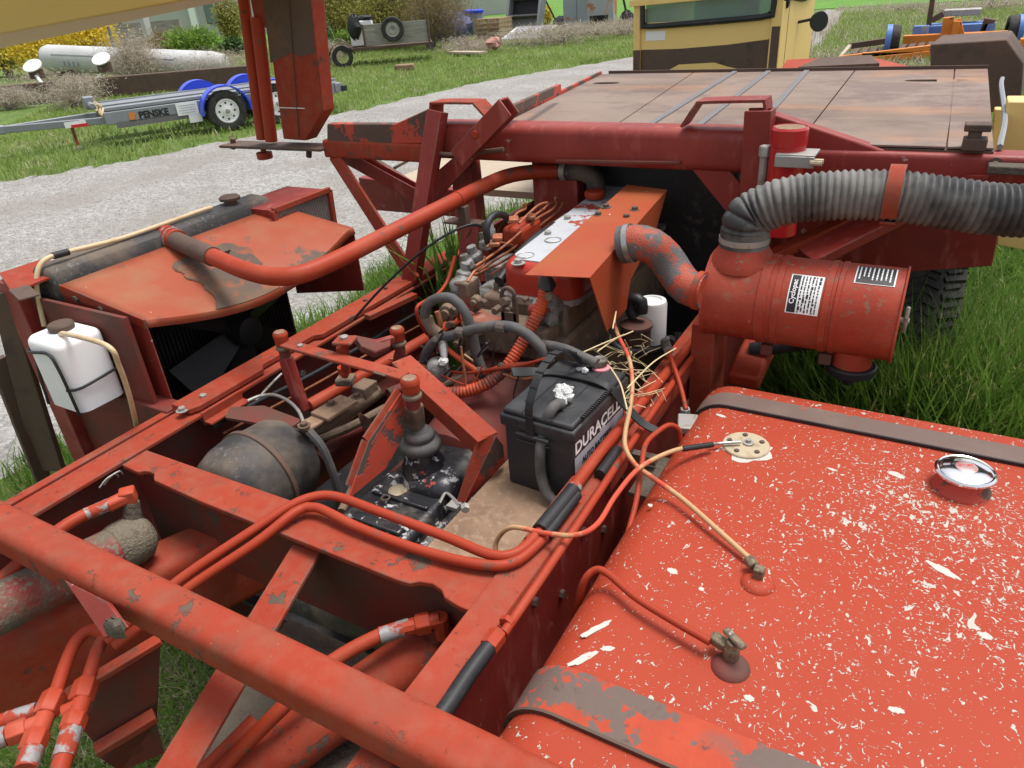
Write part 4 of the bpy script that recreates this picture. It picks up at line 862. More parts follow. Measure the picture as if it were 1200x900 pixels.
#part('weld_seam', MB().bar(P(1005,633,'z',TZ1+.0005), P(1195,682,'z',TZ1+.0005), .006, .002), 'tank', ftank)
# larger bare patches where the paint has come off
rp_ = random.Random(21)
def patch(u, v, ln, wd, ang_):
    c_ = P(u, v, 'z', TZ1+.0008); n_ = 22; pts_ = []
    for k in range(n_):
        a_ = 2*math.pi*k/n_; r_ = rp_.uniform(.72,1.1); x_, y_ = ln*r_*math.cos(a_), wd*r_*math.sin(a_)
        pts_.append(c_+Vector((x_*math.cos(ang_)-y_*math.sin(ang_), x_*math.sin(ang_)+y_*math.cos(ang_), 0)))
    part('bare_patch', MB().plate(pts_, .0012, (0,0,1)), 'primer', ftank, ang=0)
for (u, v, ln, wd, an) in ((1050,556,.020,.009,-.3), (788,669,.011,.008,0), (698,737,.034,.006,1.05), (682,772,.030,.007,1.0), (712,760,.012,.006,.4), (1105,668,.030,.009,-.5), (975,550,.012,.004,-.2), (1155,745,.012,.008,0), (878,818,.008,.006,0), (762,592,.006,.005,0), (822,690,.005,.005,0), (845,487,.014,.006,-.2), (1050,832,.012,.006,.3)): patch(u, v, ln, wd, an)
# chrome filler cap
fb_ = P(1126,571,'z',TZ1)
nk = part('filler_neck', MB().lathe(fb_, (0,0,1), [(.054,0),(.052,.004),(.046,.010),(.044,.028),(.040,.040)], 30), 'rustred', ftank, ang=40)
part('filler_cap', MB().lathe(fb_+Vector((0,0,.034)), (0,0,1), [(.050,0),(.054,.002),(.055,.007),(.051,.011),(.048,.010),(.043,.013),(.022,.016),(.003,.0165)], 40), 'chrome', ftank, ang=30)
part('cap_emblem', MB().lathe(fb_+Vector((0,0,.0522)), (0,0,1), [(.020,-.002),(.018,-.001),(.003,-.0005)], 30), mat('worn_red_emblem', (.55,.38,.36,1), .3, metal=.6, layers=[((.45,.04,.04,1), 70, .55, .58, {})]), ftank)
# sender plate with screws and cable end
s0 = P(874,523,'z',TZ1)
patch(878,527,.060,.056,.3)
sn = part('sender_plate', MB().lathe(s0, (0,0,1), [(.052,0),(.052,.004),(.050,.006)], 30), 'weld', ftank)
for k in range(5):
    a_ = k*2*math.pi/5+.6; bolt(s0+Vector((.037*math.cos(a_), .037*math.sin(a_), .006)), r=.006, h=.006, m='rust', parent=ftank)
part('terminal_stud', MB().lathe(s0+Vector((.004,.004,.006)), (0,0,1), [(.012,0),(.012,.004),(.006,.005),(.006,.012)], 14), 'zinc', ftank)
hose('cable_end', [(832,521,'z',TZ1+.014),(850,519),(868,518)], .0035, 'steel', ftank)
# supply and return fittings
for (u, v, ht) in ((888,684,.030), (856,782,.030)):
    c_ = P(u, v, 'z', TZ1)
    part('fitting_boss', MB().lathe(c_, (0,0,1), [(.030,0),(.029,.003),(.022,.008),(.014,.010)], 26), 'tank' if v < 700 else 'dirtyshadered', ftank, ang=40)
c_ = P(888,680,'z',TZ1)
part('return_elbow', MB().box(c_+Vector((0,0,.018)), (.018,.018,.022)).hexa(P(878,655,'z',TZ1+.02), P(886,668,'z',TZ1+.02)-P(878,655,'z',TZ1+.02), .011, .022), 'brass', ftank, bevel=.002)
c_ = P(856,775,'z',TZ1)
part('shutoff_valve', MB().lathe(c_, (0,0,1), [(.013,.005),(.013,.03),(.010,.034),(.010,.045)], 8).hexa(c_+Vector((-.034,.012,.026)), (1,-.3,0), .012, .028), 'brass', ftank, bevel=.002)
part('valve_handle', MB().box(c_+Vector((.002,.002,.05)), (.044,.014,.008), Matrix.Rotation(-.6,3,'Z')), 'brass', ftank, bevel=.004)
#hose('paint_scar', [(668,800,'z',TZ1+.0005),(672,760,TZ1+.0005),(690,735,TZ1+.0005)], .0007, 'paper', ftank)

# ================================================================ air cleaner
AY, AZ, AR = 1.85, 1.182, .114
ac = part('air_cleaner', MB().lathe((-.462,AY,AZ), (1,0,0), [(.105,-.012),(.118,-.008),(AR,0),(AR,.13),(AR+.003,.132),(AR+.003,.155),(AR,.157),(AR,.31),(AR+.003,.312),(AR+.003,.322),(AR,.324),(AR,.450),(AR+.007,.453),(AR+.004,.457),(AR-.02,.445)], 48), 'cleaner', ang=25, label='red canister air cleaner with printed labels')
for x_ in (.170, .285):
    part('clamp_band', MB().lathe((-.462+x_,AY,AZ), (1,0,0), [(AR,0),(AR+.003,.001),(AR+.003,.016),(AR,.017)], 48, caps=False), 'cleaner', ac, ang=30)
part('end_cover', MB().lathe((-.023,AY,AZ), (1,0,0), [(AR-.004,0),(AR-.02,.012),(.02,.016)], 40), 'rust', ac)
wn_ = Vector((-.005,AY-.03,AZ))
part('wing_nut', MB().box(wn_+Vector((.012,0,.020)), (.010,.012,.032), Matrix.Rotation(-.3,3,'X')).box(wn_+Vector((.012,0,-.016)), (.010,.012,.032), Matrix.Rotation(.3,3,'X')).cyl(wn_-Vector((.01,0,0)), wn_+Vector((.02,0,0)), .008, .008, 12), 'zinc', ac, bevel=.003)
part('dust_cup', MB().lathe((-.095,AY-.02,AZ-AR+.02), (0,0,-1), [(.048,0),(.048,.045),(.054,.048)], 28), 'cleaner', ac, ang=40)
part('dust_valve', MB().lathe((-.095,AY-.02,AZ-AR-.025), (0,0,-1), [(.058,0),(.062,.004),(.060,.022),(.048,.026),(.02,.03),(.012,.06)], 28), 'blackrub', ac, ang=40)
part('inlet_cone', MB().lathe((-.395,AY,AZ+.085), (0,0,1), [(.085,0),(.083,.02),(.066,.045),(.057,.065)], 32), 'cleaner', ac, ang=50)
for x_ in (-.30, -.155): part('band_lug', MB().box((x_, AY-.055, AZ-AR-.006), (.03,.02,.03)), 'dirtyshadered', ac, bevel=.003)
def onc(x_, ang_, r_): return Vector((x_, AY-r_*math.sin(ang_), AZ+r_*math.cos(ang_)))
def clabel(nm, x0, x1, a0, a1, m, r_=AR+.0012, seg=10):
    mb = MB()
    for i in range(seg+1):
        a_ = a0+(a1-a0)*i/seg
        for rr_ in (r_-.0008, r_): mb.v += [onc(x0, a_, rr_), onc(x1, a_, rr_)]
    for i in range(seg):
        b_ = i*4; mb.f += [(b_+2, b_+3, b_+7, b_+6), (b_, b_+4, b_+5, b_+1), (b_, b_+2, b_+6, b_+4), (b_+1, b_+5, b_+7, b_+3)]
    mb.f += [(0,1,3,2), (seg*4, seg*4+2, seg*4+3, seg*4+1)]
    return part(nm, mb, m, ac, ang=60)
clabel('data_label', -.258, -.182, .55, 1.42, 'paper')
clabel('label_field', -.255, -.235, .57, 1.40, 'ink', AR+.0018)
for k in range(6):
    rnd = random.Random(k); a_ = .58; x0 = -.231+k*.0078
    while a_ < 1.38:
        w_ = rnd.uniform(.02, .11); clabel('print_row', x0, x0+rnd.choice((.0028,.0034,.0052)), a_, min(a_+w_, 1.39), 'ink', AR+.0018, 2); a_ += w_+rnd.uniform(.012,.03)
def bendf(x0, a1, r_): return lambda a_, b_, c__: onc(x0-b_, a1-a_/r_, r_+.0016+max(0,c__))
text('lettering', 'Cyclopac', 'paper', ac, (0,0,0), (1,0,0), (0,1,0), .0165, bold=.0004, bend=lambda a_, b_, c__: onc(-.2535+(.0125-b_)*1.0, 1.22-a_/AR, AR+.0022+max(0,c__)))
clabel('warning_label', -.118, -.030, .02, .60, 'paper')
clabel('warning_field', -.115, -.033, .035, .585, 'ink', AR+.0018)
for k in range(8):
    rnd = random.Random(30+k); a_ = .08; end = rnd.uniform(.42,.55)
    while a_ < end:
        w_ = rnd.uniform(.03,.08); clabel('print_row', -.110+k*.0095, -.1068+k*.0095, a_, min(a_+w_, end), 'paper', AR+.0024, 2); a_ += w_+.014
# elbow between engine and air cleaner
ep = px([(728,287,'x',-.70),(745,284,-.66),(763,288,-.62),(780,302,-.585),(793,322,-.55),(806,337,-.51),(826,342,-.462)])
ep[0] = Vector((-.70, ep[0].y, ep[0].z))
elb = part('intake_elbow', MB().tube(ep, .047, 24, step=.03), 'wornrub', ang=80)
part('hose_clamp', MB().cyl(ep[0]+Vector((.0,0,0)), ep[0].lerp(ep[1],.55), .051, .051, 24), 'rubber', elb); part('hose_clamp', MB().cyl(ep[0].lerp(ep[1],.45), ep[0].lerp(ep[1],.8), .0525, .0525, 24), 'steel', elb)
dv = (ep[6]-ep[5]).normalized()
part('hose_clamp', MB().cyl(ep[6]-dv*.022, ep[6]-dv*.006, .051, .051, 24), 'redpipe', elb)
# ribbed intake hose
hp_ = [Vector((-.395,AY,AZ+.150)), Vector((-.395,AY,AZ+.20))]+px([(884,250,'y',AY+.01),(915,237,AY+.02),(965,230,AY+.04),(1040,229,AY+.06),(1110,238,AY+.08),(1170,246,AY+.10),(1260,250,AY+.14),(1380,262,AY+.2)])
ih = part('ribbed_intake_hose', MB().tube(hp_, .057, 32, step=.02, corr=(.0160,.0062)), 'corr', ang=60, label='thick black ribbed intake hose')
part('hose_clamp', MB().cyl((-.395,AY,AZ+.150), (-.395,AY,AZ+.164), .0635, .0635, 32), 'zinc', ih)
part('hose_cuff', MB().cyl((-.395,AY,AZ+.135), (-.395,AY,AZ+.18), .062, .061, 32), 'corr', ih)
he_ = hp_[-1]; hd_ = (hp_[-1]-hp_[-2]).normalized()
part('intake_precleaner', MB().lathe(he_-hd_*.03, hd_, [(.06,0),(.064,.01),(.064,.06),(.11,.09),(.12,.11),(.12,.22),(.10,.25),(.03,.26)], 30), 'cleaner', ih, ang=35)
# strap holding the hose
st0 = P(1052,190,'y',AY-.02); st1 = P(1044,265,'y',AY-.02)
hc = P(1047,229,'y',AY+.06); arc = [hc+Vector((0, .068*math.cos(a_), .068*math.sin(a_))) for a_ in np.linspace(-2.2, 1.6+3.14-1.0, 26)]
part('hose_strap', strapmesh(arc, .034, .006, (1,0,0)), 'red', ang=60)

# ================================================================ upper beam, posts and braces
BY, BZ = 2.27, 1.475
bprof = rrect(.13,.125,.03,5)
bx0, bx1 = P(510,165,'y',BY).x, P(900,170,'y',BY).x
beam = part('upper_beam', MB().ext(bprof, (bx0,BY,BZ), (bx1,BY,BZ)), 'deep', ang=30)
ar = part('beam_arm', MB().ext(rrect(.09,.085,.015,4), (bx1-.02,BY,1.445), (1.3,BY+.02,1.445)), 'deep', ang=30)
part('arm_gusset', MB().plate([P(898,131,'y',BY-.03), P(905,160,'y',BY-.03), P(948,181,'y',BY-.03), P(1042,182,'y',BY-.03), P(1035,176,'y',BY-.03)], .05), 'deep', bevel=.006)
part('arm_pad', MB().box(P(1142,168,'y',BY-.02), (.055,.05,.03)).box(P(1143,155,'y',BY-.02), (.03,.04,.03)).box(P(1144,158,'y',BY-.02)+Vector((0,0,.02)), (.06,.05,.018)), 'rust', bevel=.003)
part('arm_bolt_plate', MB().box(P(1185,198,'y',BY-.08), (.10,.05,.02)), 'dirt', bevel=.003)
bolt(P(1166,193,'y',BY-.047), ax=(0,-1,0), r=.010, m='rust')
# left arm, tapered brown plate and pivot
la0, la1 = P(388,172,'y',BY), P(508,172,'y',BY)
part('beam_arm', MB().ext(rrect(.09,.07,.012,4), la0, (la1.x,BY,la0.z)), 'red2', ang=30)
part('arm_gusset', MB().plate([P(391,143,'y',BY), P(470,143,'y',BY), P(508,126,'y',BY), P(508,166,'y',BY), P(391,166,'y',BY)], .04), 'rustred', bevel=.004)
pv0, pv1 = P(268,169,'y',BY-.02), P(386,173,'y',BY-.02)
part('pivot_plate', MB().bar(pv0, pv1, .11, .012), 'rust', bevel=.003)
part('pivot_hub', MB().lathe(P(311,186,'y',BY-.02), (0,0,1), [(.030,0),(.034,.004),(.034,.028),(.012,.03),(.012,.05)], 18), 'redpipe', ang=40)
for q in ((273,168), (362,178)): part('pivot_bolt', MB().cyl(P(q[0],q[1]+6,'y',BY-.02), P(q[0],q[1]-6,'y',BY-.02), .012, .012, 10), 'rust')
# left post with top loop, and diagonals
pt, pb = P(513,130,'y',BY-.08), P(482,330,'z',RT)
part('post', MB().ext(chan(.06,.05,.008), pb, pt, (0,-1,0)), 'deep', bevel=.002)
def loop(a_, b_, c__, d_, w): return strapmesh([a_, a_.lerp(b_,.9), b_.lerp(c__,.08), b_.lerp(c__,.92), c__.lerp(d_,.1), d_], w, .008, (0,1,0))
part('top_loop', loop(P(511,142,'y',BY-.03), P(512,119,'y',BY-.03), P(561,119,'y',BY-.03), P(580,140,'y',BY-.03), .085), 'red', bevel=.002)
ch = part('skew_channel', MB().ext(chan(.065,.06,.007), P(540,184,'y',BY-.13), P(597,124,'y',BY-.13), (0,1,0)), 'deep', bevel=.002)
part('channel_bolt', MB().hexa(P(558,157,'y',BY-.155), (0,-1,0), .014, .012), 'redpipe', ch)
part('side_strip', MB().bar(P(597,130,'y',BY-.05), P(655,103,'z',1.56), .02, .03), 'rustred', bevel=.002)
part('diagonal_plate', MB().plate([P(506,222,'y',BY-.05), P(508,205,'y',BY-.05), P(540,178,'y',BY-.05), P(566,178,'y',BY-.05), P(512,236,'y',BY-.05)], .012), 'deep', bevel=.002)
part('tie_rod', MB().tube(px([(498,172,'y',BY-.10),(512,179),(530,181),(566,178),(590,175)]), .008, 8), 'rust')
# braces at the left
part('left_brace', MB().bar(P(390,180,'y',BY-.02), P(487,330,'z',RT+.01), .06, .012, (0,-1,0)), 'red', bevel=.002)
part('back_channel', MB().ext(chan(.055,.05,.007), P(400,178,'y',BY+.05), P(492,228,'y',BY+.05), (0,-1,0)), 'deep', bevel=.002)
part('back_channel', MB().bar(P(430,182,'y',BY+.08), P(492,222,'y',BY+.08), .02, .02), 'rust')
part('low_box', MB().plate([P(428,205,'y',BY+.30), P(560,222,'y',BY+.30), P(560,252,'y',BY+.30), P(433,242,'y',BY+.30)], .05), 'deep', bevel=.004)
part('back_post', MB().bar(P(545,190,'y',BY+.05), P(560,335,'z',RT), .10, .06, (0,-1,0)), 'deep', bevel=.003)
#part('side_box', MB().plate([P(575,262,'z',1.06), P(660,217,'z',1.16), P(690,220,'z',1.16), P(690,330,'z',.7), P(575,300,'z',.9)], .02), 'dirtyred', bevel=.003)
sA, sB, sC = P(572,264,'z',1.10), P(655,218,'z',1.12), P(705,220,'z',1.12)
part('side_box', MB().plate([sA, sB, sB-Vector((0,0,.75)), sA-Vector((0,0,.75))], .02), 'deep', bevel=.003)
part('side_box', MB().plate([sB, sC, sC-Vector((0,0,.75)), sB-Vector((0,0,.75))], .02), 'deep', bevel=.003)
# right post, loop, brace, black block standing in for the shaded void behind the engine
rp = MB().ext(chan(.075,.06,.008), P(884,232,'y',BY-.06), P(891,128,'y',BY-.06), (0,-1,0))
part('post', rp, 'deep', bevel=.002)
part('post', MB().bar(P(884,232,'y',BY-.05), P(876,320,'z',RT), .07, .06, (0,-1,0)), 'deep', bevel=.002)
part('top_loop', loop(P(803,146,'y',BY-.03), P(822,118,'y',BY-.03), P(899,116,'y',BY-.03), P(900,132,'y',BY-.03), .085), 'deep', bevel=.002)
part('right_brace', MB().plate([P(806,190,'y',BY-.04), P(848,190,'y',BY-.04), P(878,225,'y',BY-.04), P(870,240,'y',BY-.04), P(853,248,'y',BY-.04)], .012), 'deep', bevel=.002)
part('void_block', MB().box2((-1.20,2.45,.75), (-.56,2.60,1.40)), 'black', bevel=.004)
part('box_lip', MB().bar(P(655,187,'y',BY-.05), P(800,189,'y',BY-.05), .06, .010), 'dirtyshadered', bevel=.002)
part('red_riser', MB().box2((-1.28,2.35,.95), (-1.10,2.41,1.40)), 'deep', bevel=.003)
part('cross_box', MB().plate([P(838,232,'y',2.55), P(905,236,'y',2.55), P(905,300,'y',2.55), P(838,280,'y',2.55)], .05), 'deep', bevel=.004)
# lower table behind: long red panel, slanted brace
part('lower_panel', MB().plate([P(830,236,'y',2.62), P(1172,262,'y',2.62), P(1162,306,'y',2.62), P(835,330,'y',2.62)], .05), 'deep', bevel=.004)
part('slant_brace', MB().bar(P(945,303,'y',2.20), P(1062,243,'y',2.35), .12, .03, (0,0,1)), 'deep', bevel=.004)
part('slant_brace', MB().bar(P(905,300,'y',2.3), P(1000,255,'y',2.45), .05, .03, (0,0,1)), 'redpipe', bevel=.004)
part('arm_gusset', MB().plate([P(1115,215,'y',BY-.02), P(1130,203,'y',BY-.02), P(1160,203,'y',BY-.02), P(1135,219,'y',BY-.02)], .03), 'deep')
part('lower_deck', MB().plate([(-2.30,2.75,1.16),(.20,2.75,1.16),(.20,5.2,1.20),(-2.30,5.2,1.20)], .03), 'tan')
part('deck_edge', MB().bar(P(462,197,'z',1.165), P(520,165,'z',1.20), .012, .012), 'rust')
hose('drop_pipe', [(1170,200,'y',BY+.0),(1180,212),(1172,225)], .012, 'rust')
# tyre under the table
def tyre(name, c_, axis, R_, W_, parent, m='tyre', lugs=26, n=40):
    axis = Vector(axis).normalized(); c_ = Vector(c_)
    prof = [(R_*.60,-W_*.40),(R_*.80,-W_*.50),(R_*.93,-W_*.48),(R_*.985,-W_*.38),(R_,-W_*.15),(R_,W_*.15),(R_*.985,W_*.38),(R_*.93,W_*.48),(R_*.80,W_*.50),(R_*.60,W_*.40)]
    mb = MB().lathe(c_, axis, prof, n, caps=False)
    if lugs:
        u = Vector((0,0,1)); u = (u-axis*u.dot(axis)).normalized(); b_ = axis.cross(u)
        for k in range(lugs*2):
            a_ = 2*math.pi*k/(lugs*2); rd = u*math.cos(a_)+b_*math.sin(a_); tg = axis.cross(rd)
            for w0_, w1_, sk in ((-.46,-.27,.02), (-.24,-.04,-.025), (-.01,.19,.025), (.22,.46,-.02)):
                if (k+int(w0_*100)) % 2: mb.bar(c_+rd*R_*.995+axis*W_*w0_-tg*R_*sk, c_+rd*R_*.995+axis*W_*w1_+tg*R_*sk, R_*.055, R_*.035, rd)
                else: mb.bar(c_+rd*R_*.990+axis*W_*(w0_+.02)-tg*R_*sk, c_+rd*R_*.990+axis*W_*(w1_-.05)+tg*R_*sk, R_*.04, R_*.035, rd)
    return obj(name, mb, M[m], parent, ang=30)
wc = P(1092,297,'z',.92); wc.y += .05
wh = tyre('wheel', (wc.x, wc.y, .46), (1,0,0), .46, .27, mach, lugs=36)
obj('rim', MB().lathe((wc.x, wc.y, .46), (1,0,0), [(.29,-.10),(.27,-.02),(.12,0),(.05,.03)], 28), M['yellow'], wh)

# ================================================================ flat rusty deck
DZ = 1.499
dFL, dBL, dBR, dFR = P(585,150,'z',DZ), P(703,88,'z',DZ), P(1158,80,'z',DZ), P(1166,184,'z',DZ)
dFL.y = dFR.y = BY-.02; dBL.y = dBR.y = (dBL.y+dBR.y)/2
def dpt(s_, t_): return dFL.lerp(dFR, s_).lerp(dBL.lerp(dBR, s_), t_)
deck = part('deck_frame', MB().plate([dpt(0,0)-Vector((0,0,.006)), dpt(1,0)-Vector((0,0,.006)), dpt(1,1)-Vector((0,0,.006)), dpt(0,1)-Vector((0,0,.006))], .035), 'rust', label='flat rusty steel deck')
def sol(u, v):    # pixel -> s,t on the deck
    p_ = P(u, v, 'z', DZ); t_ = (p_.y-dFL.y)/(dBL.y-dFL.y); a_ = dFL.lerp(dBL, t_); b_ = dFR.lerp(dBR, t_); return (p_.x-a_.x)/(b_.x-a_.x), t_
seams = [((700,88),(600,135)), ((812,86),(740,135)), ((858,87),(800,123)), ((900,85),(842,130)), ((947,82),(907,127)), ((1002,83),(955,143)), ((1158,80),(1166,184))]
lines_ = []
for bk, frn in seams:
    (sb_, tb_), (sf_, tf_) = sol(*bk), sol(*frn); k_ = (sb_-sf_)/(tb_-tf_); lines_.append((sf_-k_*tf_, sf_+k_*(1-tf_)))
lines_[0] = (0, 0); lines_[-1] = (.93, .93); lines_.append((1, 1))
slots = {0: sol(710,98), 5: sol(1097,95)}
for i in range(len(lines_)-1):
    (f0_, b0_), (f1_, b1_) = lines_[i], lines_[i+1]; g_ = .0016
    outer = [dpt(f0_+g_, 0), dpt(f1_-g_, 0), dpt(f1_-g_, 1), dpt(b1_-g_, 1) if False else dpt(b1_-g_, 1), dpt(b0_+g_, 1)]
    outer = [dpt(f0_+g_, .002), dpt(f1_-g_, .002), dpt(b1_-g_, .998), dpt(b0_+g_, .998)]
    bm = bmesh.new(); ov = [bm.verts.new(p_) for p_ in outer]; ed = [bm.edges.new((ov[k], ov[(k+1) % 4])) for k in range(4)]
    if i in slots:
        s_, t_ = slots[i]; c_ = dpt(s_, t_); wl = .115 if i == 5 else .07
        hv = [bm.verts.new(c_+Vector((wl*math.copysign(abs(math.cos(a_))**.5, math.cos(a_)), .032*math.sin(a_), 0))) for a_ in np.linspace(0, 2*math.pi, 17)[:-1]]
        ed += [bm.edges.new((hv[k], hv[(k+1) % 16])) for k in range(16)]
    bmesh.ops.triangle_fill(bm, use_beauty=True, edges=ed); bmesh.ops.recalc_face_normals(bm, faces=bm.faces)
    me = bpy.data.meshes.new('deck_panel'); bm.to_mesh(me); bm.free()
    for f_ in me.polygons:
        pass
    o = obj('deck_panel', me, M['deck'], None, ang=0); o.parent = deck; o.location = -WLOC[deck.name]; WLOC[o.name] = Vector((0,0,0))
    md = o.modifiers.new('solid', 'SOLIDIFY'); md.thickness = .005; md.offset = 0
for i in (2, 3, 4):
    f_, b_ = lines_[i]; part('deck_rib', MB().bar(dpt(f_,.02)+Vector((0,0,.005)), dpt(b_,.998)+Vector((0,0,.005)), .024, .006), 'rib', deck, bevel=.002)
part('deck_lip', MB().bar(dpt(.02,1)+Vector((0,.006,.006)), dpt(1,1)+Vector((0,.006,.006)), .010, .02), 'rust', deck)
part('deck_lip', MB().tube([dpt(1,.02)+Vector((.012,0,.0)), dpt(1,.3)+Vector((.035,0,-.004)), dpt(1,.6)+Vector((.03,0,.02)), dpt(1,.82)+Vector((.045,0,.0))], .008, 6), 'galv', deck)
part('deck_side_strip', MB().bar(dpt(0,.0)+Vector((-.01,0,.0)), dpt(0,1)+Vector((-.01,0,.0)), .015, .03), 'rustred', deck)
# orange red sheet and brown hood beyond the deck
part('far_sheet', MB().plate(px([(915,85,'y',4.6),(922,74,'y',4.9),(1015,70,'y',4.9),(1072,84,'y',4.6)]), .02), 'redpipe')
part('far_cover', MB().plate(px([(935,84,'y',4.55),(960,73,'y',4.75),(1020,70,'y',4.75),(1030,80,'y',4.55)]), .025), 'rust')
yb = 4.1
front = [P(1090,52,'y',yb), P(1180,46,'y',yb), P(1200,75,'y',yb), P(1196,118,'y',yb), P(1176,128,'y',yb), P(1090,150,'y',yb)]
hb_ = MB(); bk_ = [p_+Vector((.03,.45,0)) for p_ in front]; n_ = len(front)
hb_.add(front+bk_, [tuple(range(n_)), tuple(range(2*n_-1, n_-1, -1))]+[(k, n_+k, n_+(k+1) % n_, (k+1) % n_) for k in range(n_)])
part('brown_hood', hb_, 'rust', bevel=.006, label='brown rusty sheet metal hood with sloping corner')
part('yellow_channel', MB().plate([P(1180,112,'y',2.9), P(1205,112,'y',2.9), P(1205,190,'y',2.9), P(1168,180,'y',2.9)], .12), 'yellow', bevel=.004)
part('yellow_post', MB().plate([P(1165,125,'y',3.4), P(1180,125,'y',3.4), P(1172,180,'y',3.4), P(1160,180,'y',3.4)], .06), 'yellow', bevel=.004)
part('yellow_post', MB().plate([P(1168,195,'y',3.2), P(1215,195,'y',3.2), P(1215,290,'y',3.2), P(1168,282,'y',3.2)], .06), 'yellow', bevel=.004)
# ---- leaning upright on the left: two tubes and a wide half rusted box plate
yu = BY-.02
u_ = part('upright', MB().plate([P(306,-20,'y',yu), P(363,-20,'y',yu), P(378,130,'y',yu), P(358,165,'y',yu), P(332,163,'y',yu)], .07, (0,-1,0)), 'red2', bevel=.004, label='tall red upright plate with rusted brown top')
part('upright_fold', MB().bar(P(337,-20,'y',yu-.004), P(350,163,'y',yu-.004), .003, .003, (0,-1,0)), 'rust', u_)
part('rust_patch', MB().plate([P(306,-20,'y',yu-.0015), P(363,-20,'y',yu-.0015), P(369,62,'y',yu-.0015), P(352,66,'y',yu-.0015), P(340,62,'y',yu-.0015), P(317,74,'y',yu-.0015)], .001, (0,-1,0)), 'rust', u_)
part('upright_tube', MB().tube(px([(283,-20,'y',yu),(307,163,'y',yu)]), .023, 18), 'redpipe', u_)
part('upright_tube', MB().tube(px([(301,20,'y',yu),(318,165,'y',yu)]), .026, 18), 'redpipe', u_)
part('tube_gusset', MB().plate([P(290,-20,'y',yu), P(306,-20,'y',yu), P(312,33,'y',yu), P(298,22,'y',yu)], .03, (0,-1,0)), 'deep', u_)
part('scratch', MB().bar(P(324,126,'y',yu-.003), P(357,127,'y',yu-.003), .003, .003, (0,-1,0)), 'paper', u_)
# ---- yellow boom crossing at the top left
bm_ = MB()
Ta, Tb = P(-70,-90,'y',1.50), P(330,-150,'y',2.05); Ea, Eb = P(-70,53,'y',1.50), P(330,-20,'y',2.05); Fa, Fb = P(-70,72,'y',1.66), P(330,-13,'y',2.21)
Ga, Gb = P(-70,-70,'y',1.78), P(330,-130,'y',2.33)
bm_.add([Ta, Ea, Fa, Ga, Tb, Eb, Fb, Gb], [(0,1,5,4),(1,2,6,5),(2,3,7,6),(3,0,4,7),(3,2,1,0),(4,5,6,7)])
part('yellow_boom', bm_, 'boom', bevel=.006, label='mustard yellow box boom')
# ---- cab
CY = 6.4
def C(u, v): return P(u, v, 'y', CY)
x0, x1 = C(742,50).x, C(912,50).x; zb_, zt_ = .7, 2.75
cab = part('cab', MB().box2((x0+.01,CY+.02,zb_), (x1+.0,CY+.05,1.60)).box2((x0+.01,CY+.02,1.595),(x0+.06,CY+.05,zt_)).box2((x1-.06,CY+.02,1.595),(x1,CY+.05,zt_)), 'yellow', bevel=.006, label='faded yellow cab with brown primer band and dark glazing')
part('side_wall', MB().box2((x1-.03,CY+.051,zb_), (x1+.0,CY+1.5,1.70)), 'yellow', cab)
part('side_wall', MB().box2((x0+.01,CY+.051,zb_), (x0+.04,CY+1.5,1.70)), 'yellow', cab)
part('front_wall', MB().box2((x0+.01,CY+1.5,zb_), (x1,CY+1.53,1.45)), 'yellow', cab)
part('side_pillar', MB().box2((x1-.05,CY+1.38,1.69), (x1,CY+1.5,zt_)).box2((x0+.01,CY+1.38,1.69), (x0+.06,CY+1.5,zt_)), 'yellow', cab)
part('roof', MB().box2((x0-.05,CY-.05,zt_), (x1+.05,CY+1.6,zt_+.10)), 'yellow', cab, bevel=.02)
part('roof_drip', MB().bar((x0-.03,CY-.02,C(742,4).z), (x0+.95,CY-.02,C(742,4).z+.03), .03, .05), 'yellow', cab, bevel=.006)
part('corner_post', MB().box2((x0+.0,CY,zb_), (x0+.06,CY+.02,zt_)), 'yellow', cab, bevel=.006)
part('corner_post', MB().box2((x1-.07,CY,zb_), (x1+.01,CY+.02,zt_)), 'yellow', cab, bevel=.006)
zA = C(760,28).z
part('rear_window', MB().box2((x0+.10,CY+.028,zA), (x1-.08,CY+.034,zt_-.1)), 'glass', cab)
fr = [(x0+.08,zA+.06),(x0+.10,zA-.0),(x0+.16,zA-.02),(x1-.15,zA+.01),(x1-.08,zA+.04),(x1-.06,zA+.10)]
part('window_gasket', MB().tube([(x0+.08,CY,zt_-.1)]+[(a_,CY,b_) for a_, b_ in fr]+[(x1-.06,CY,zt_-.1)], .022, 8), 'blackrub', cab)
part('side_window', MB().box2((x1-.012,CY+.16,1.74), (x1-.008,CY+1.3,zt_-.1)), 'glass', cab)
part('side_window_frame', MB().tube([(x1+.002,CY+.16,zt_-.1),(x1+.002,CY+.16,1.74),(x1+.002,CY+.3,1.72),(x1+.002,CY+1.3,1.76),(x1+.002,CY+1.32,zt_-.1)], .02, 8), 'blackrub', cab)
part('sticker', MB().box2((C(756,43).x,CY+.016,C(756,48).z), (C(779,43).x,CY+.0195,C(756,37).z)), 'paper', cab)
zp0, zp1 = C(742,59).z, C(742,90).z
pr = [(x0+.062,zp0),(x0+.4,zp0+.0),(x0+.8,zp0+.02),(x1-.075,zp0+.05),(x1-.075,zp1-.1),(x0+1.05,zp1-.1),(x0+.98,zp1+.03),(x0+.8,zp1+.07),(x0+.7,zp1+.10),(x0+.4,zp1+.09),(x0+.28,zp1+.03),(x0+.22,zp1-.1),(x0+.062,zp1-.1)]
part('primer_band', MB().plate([Vector((a_, CY+.0185, b_)) for a_, b_ in pr], -.001, (0,1,0)), 'rust', cab)
for xx in (x0+.03, x1-.03): part('primer_band', MB().box2((xx-.028,CY-.0025,.8), (xx+.034,CY-.001,zp0+(.14 if xx > x0+.5 else 0))), 'rust', cab)
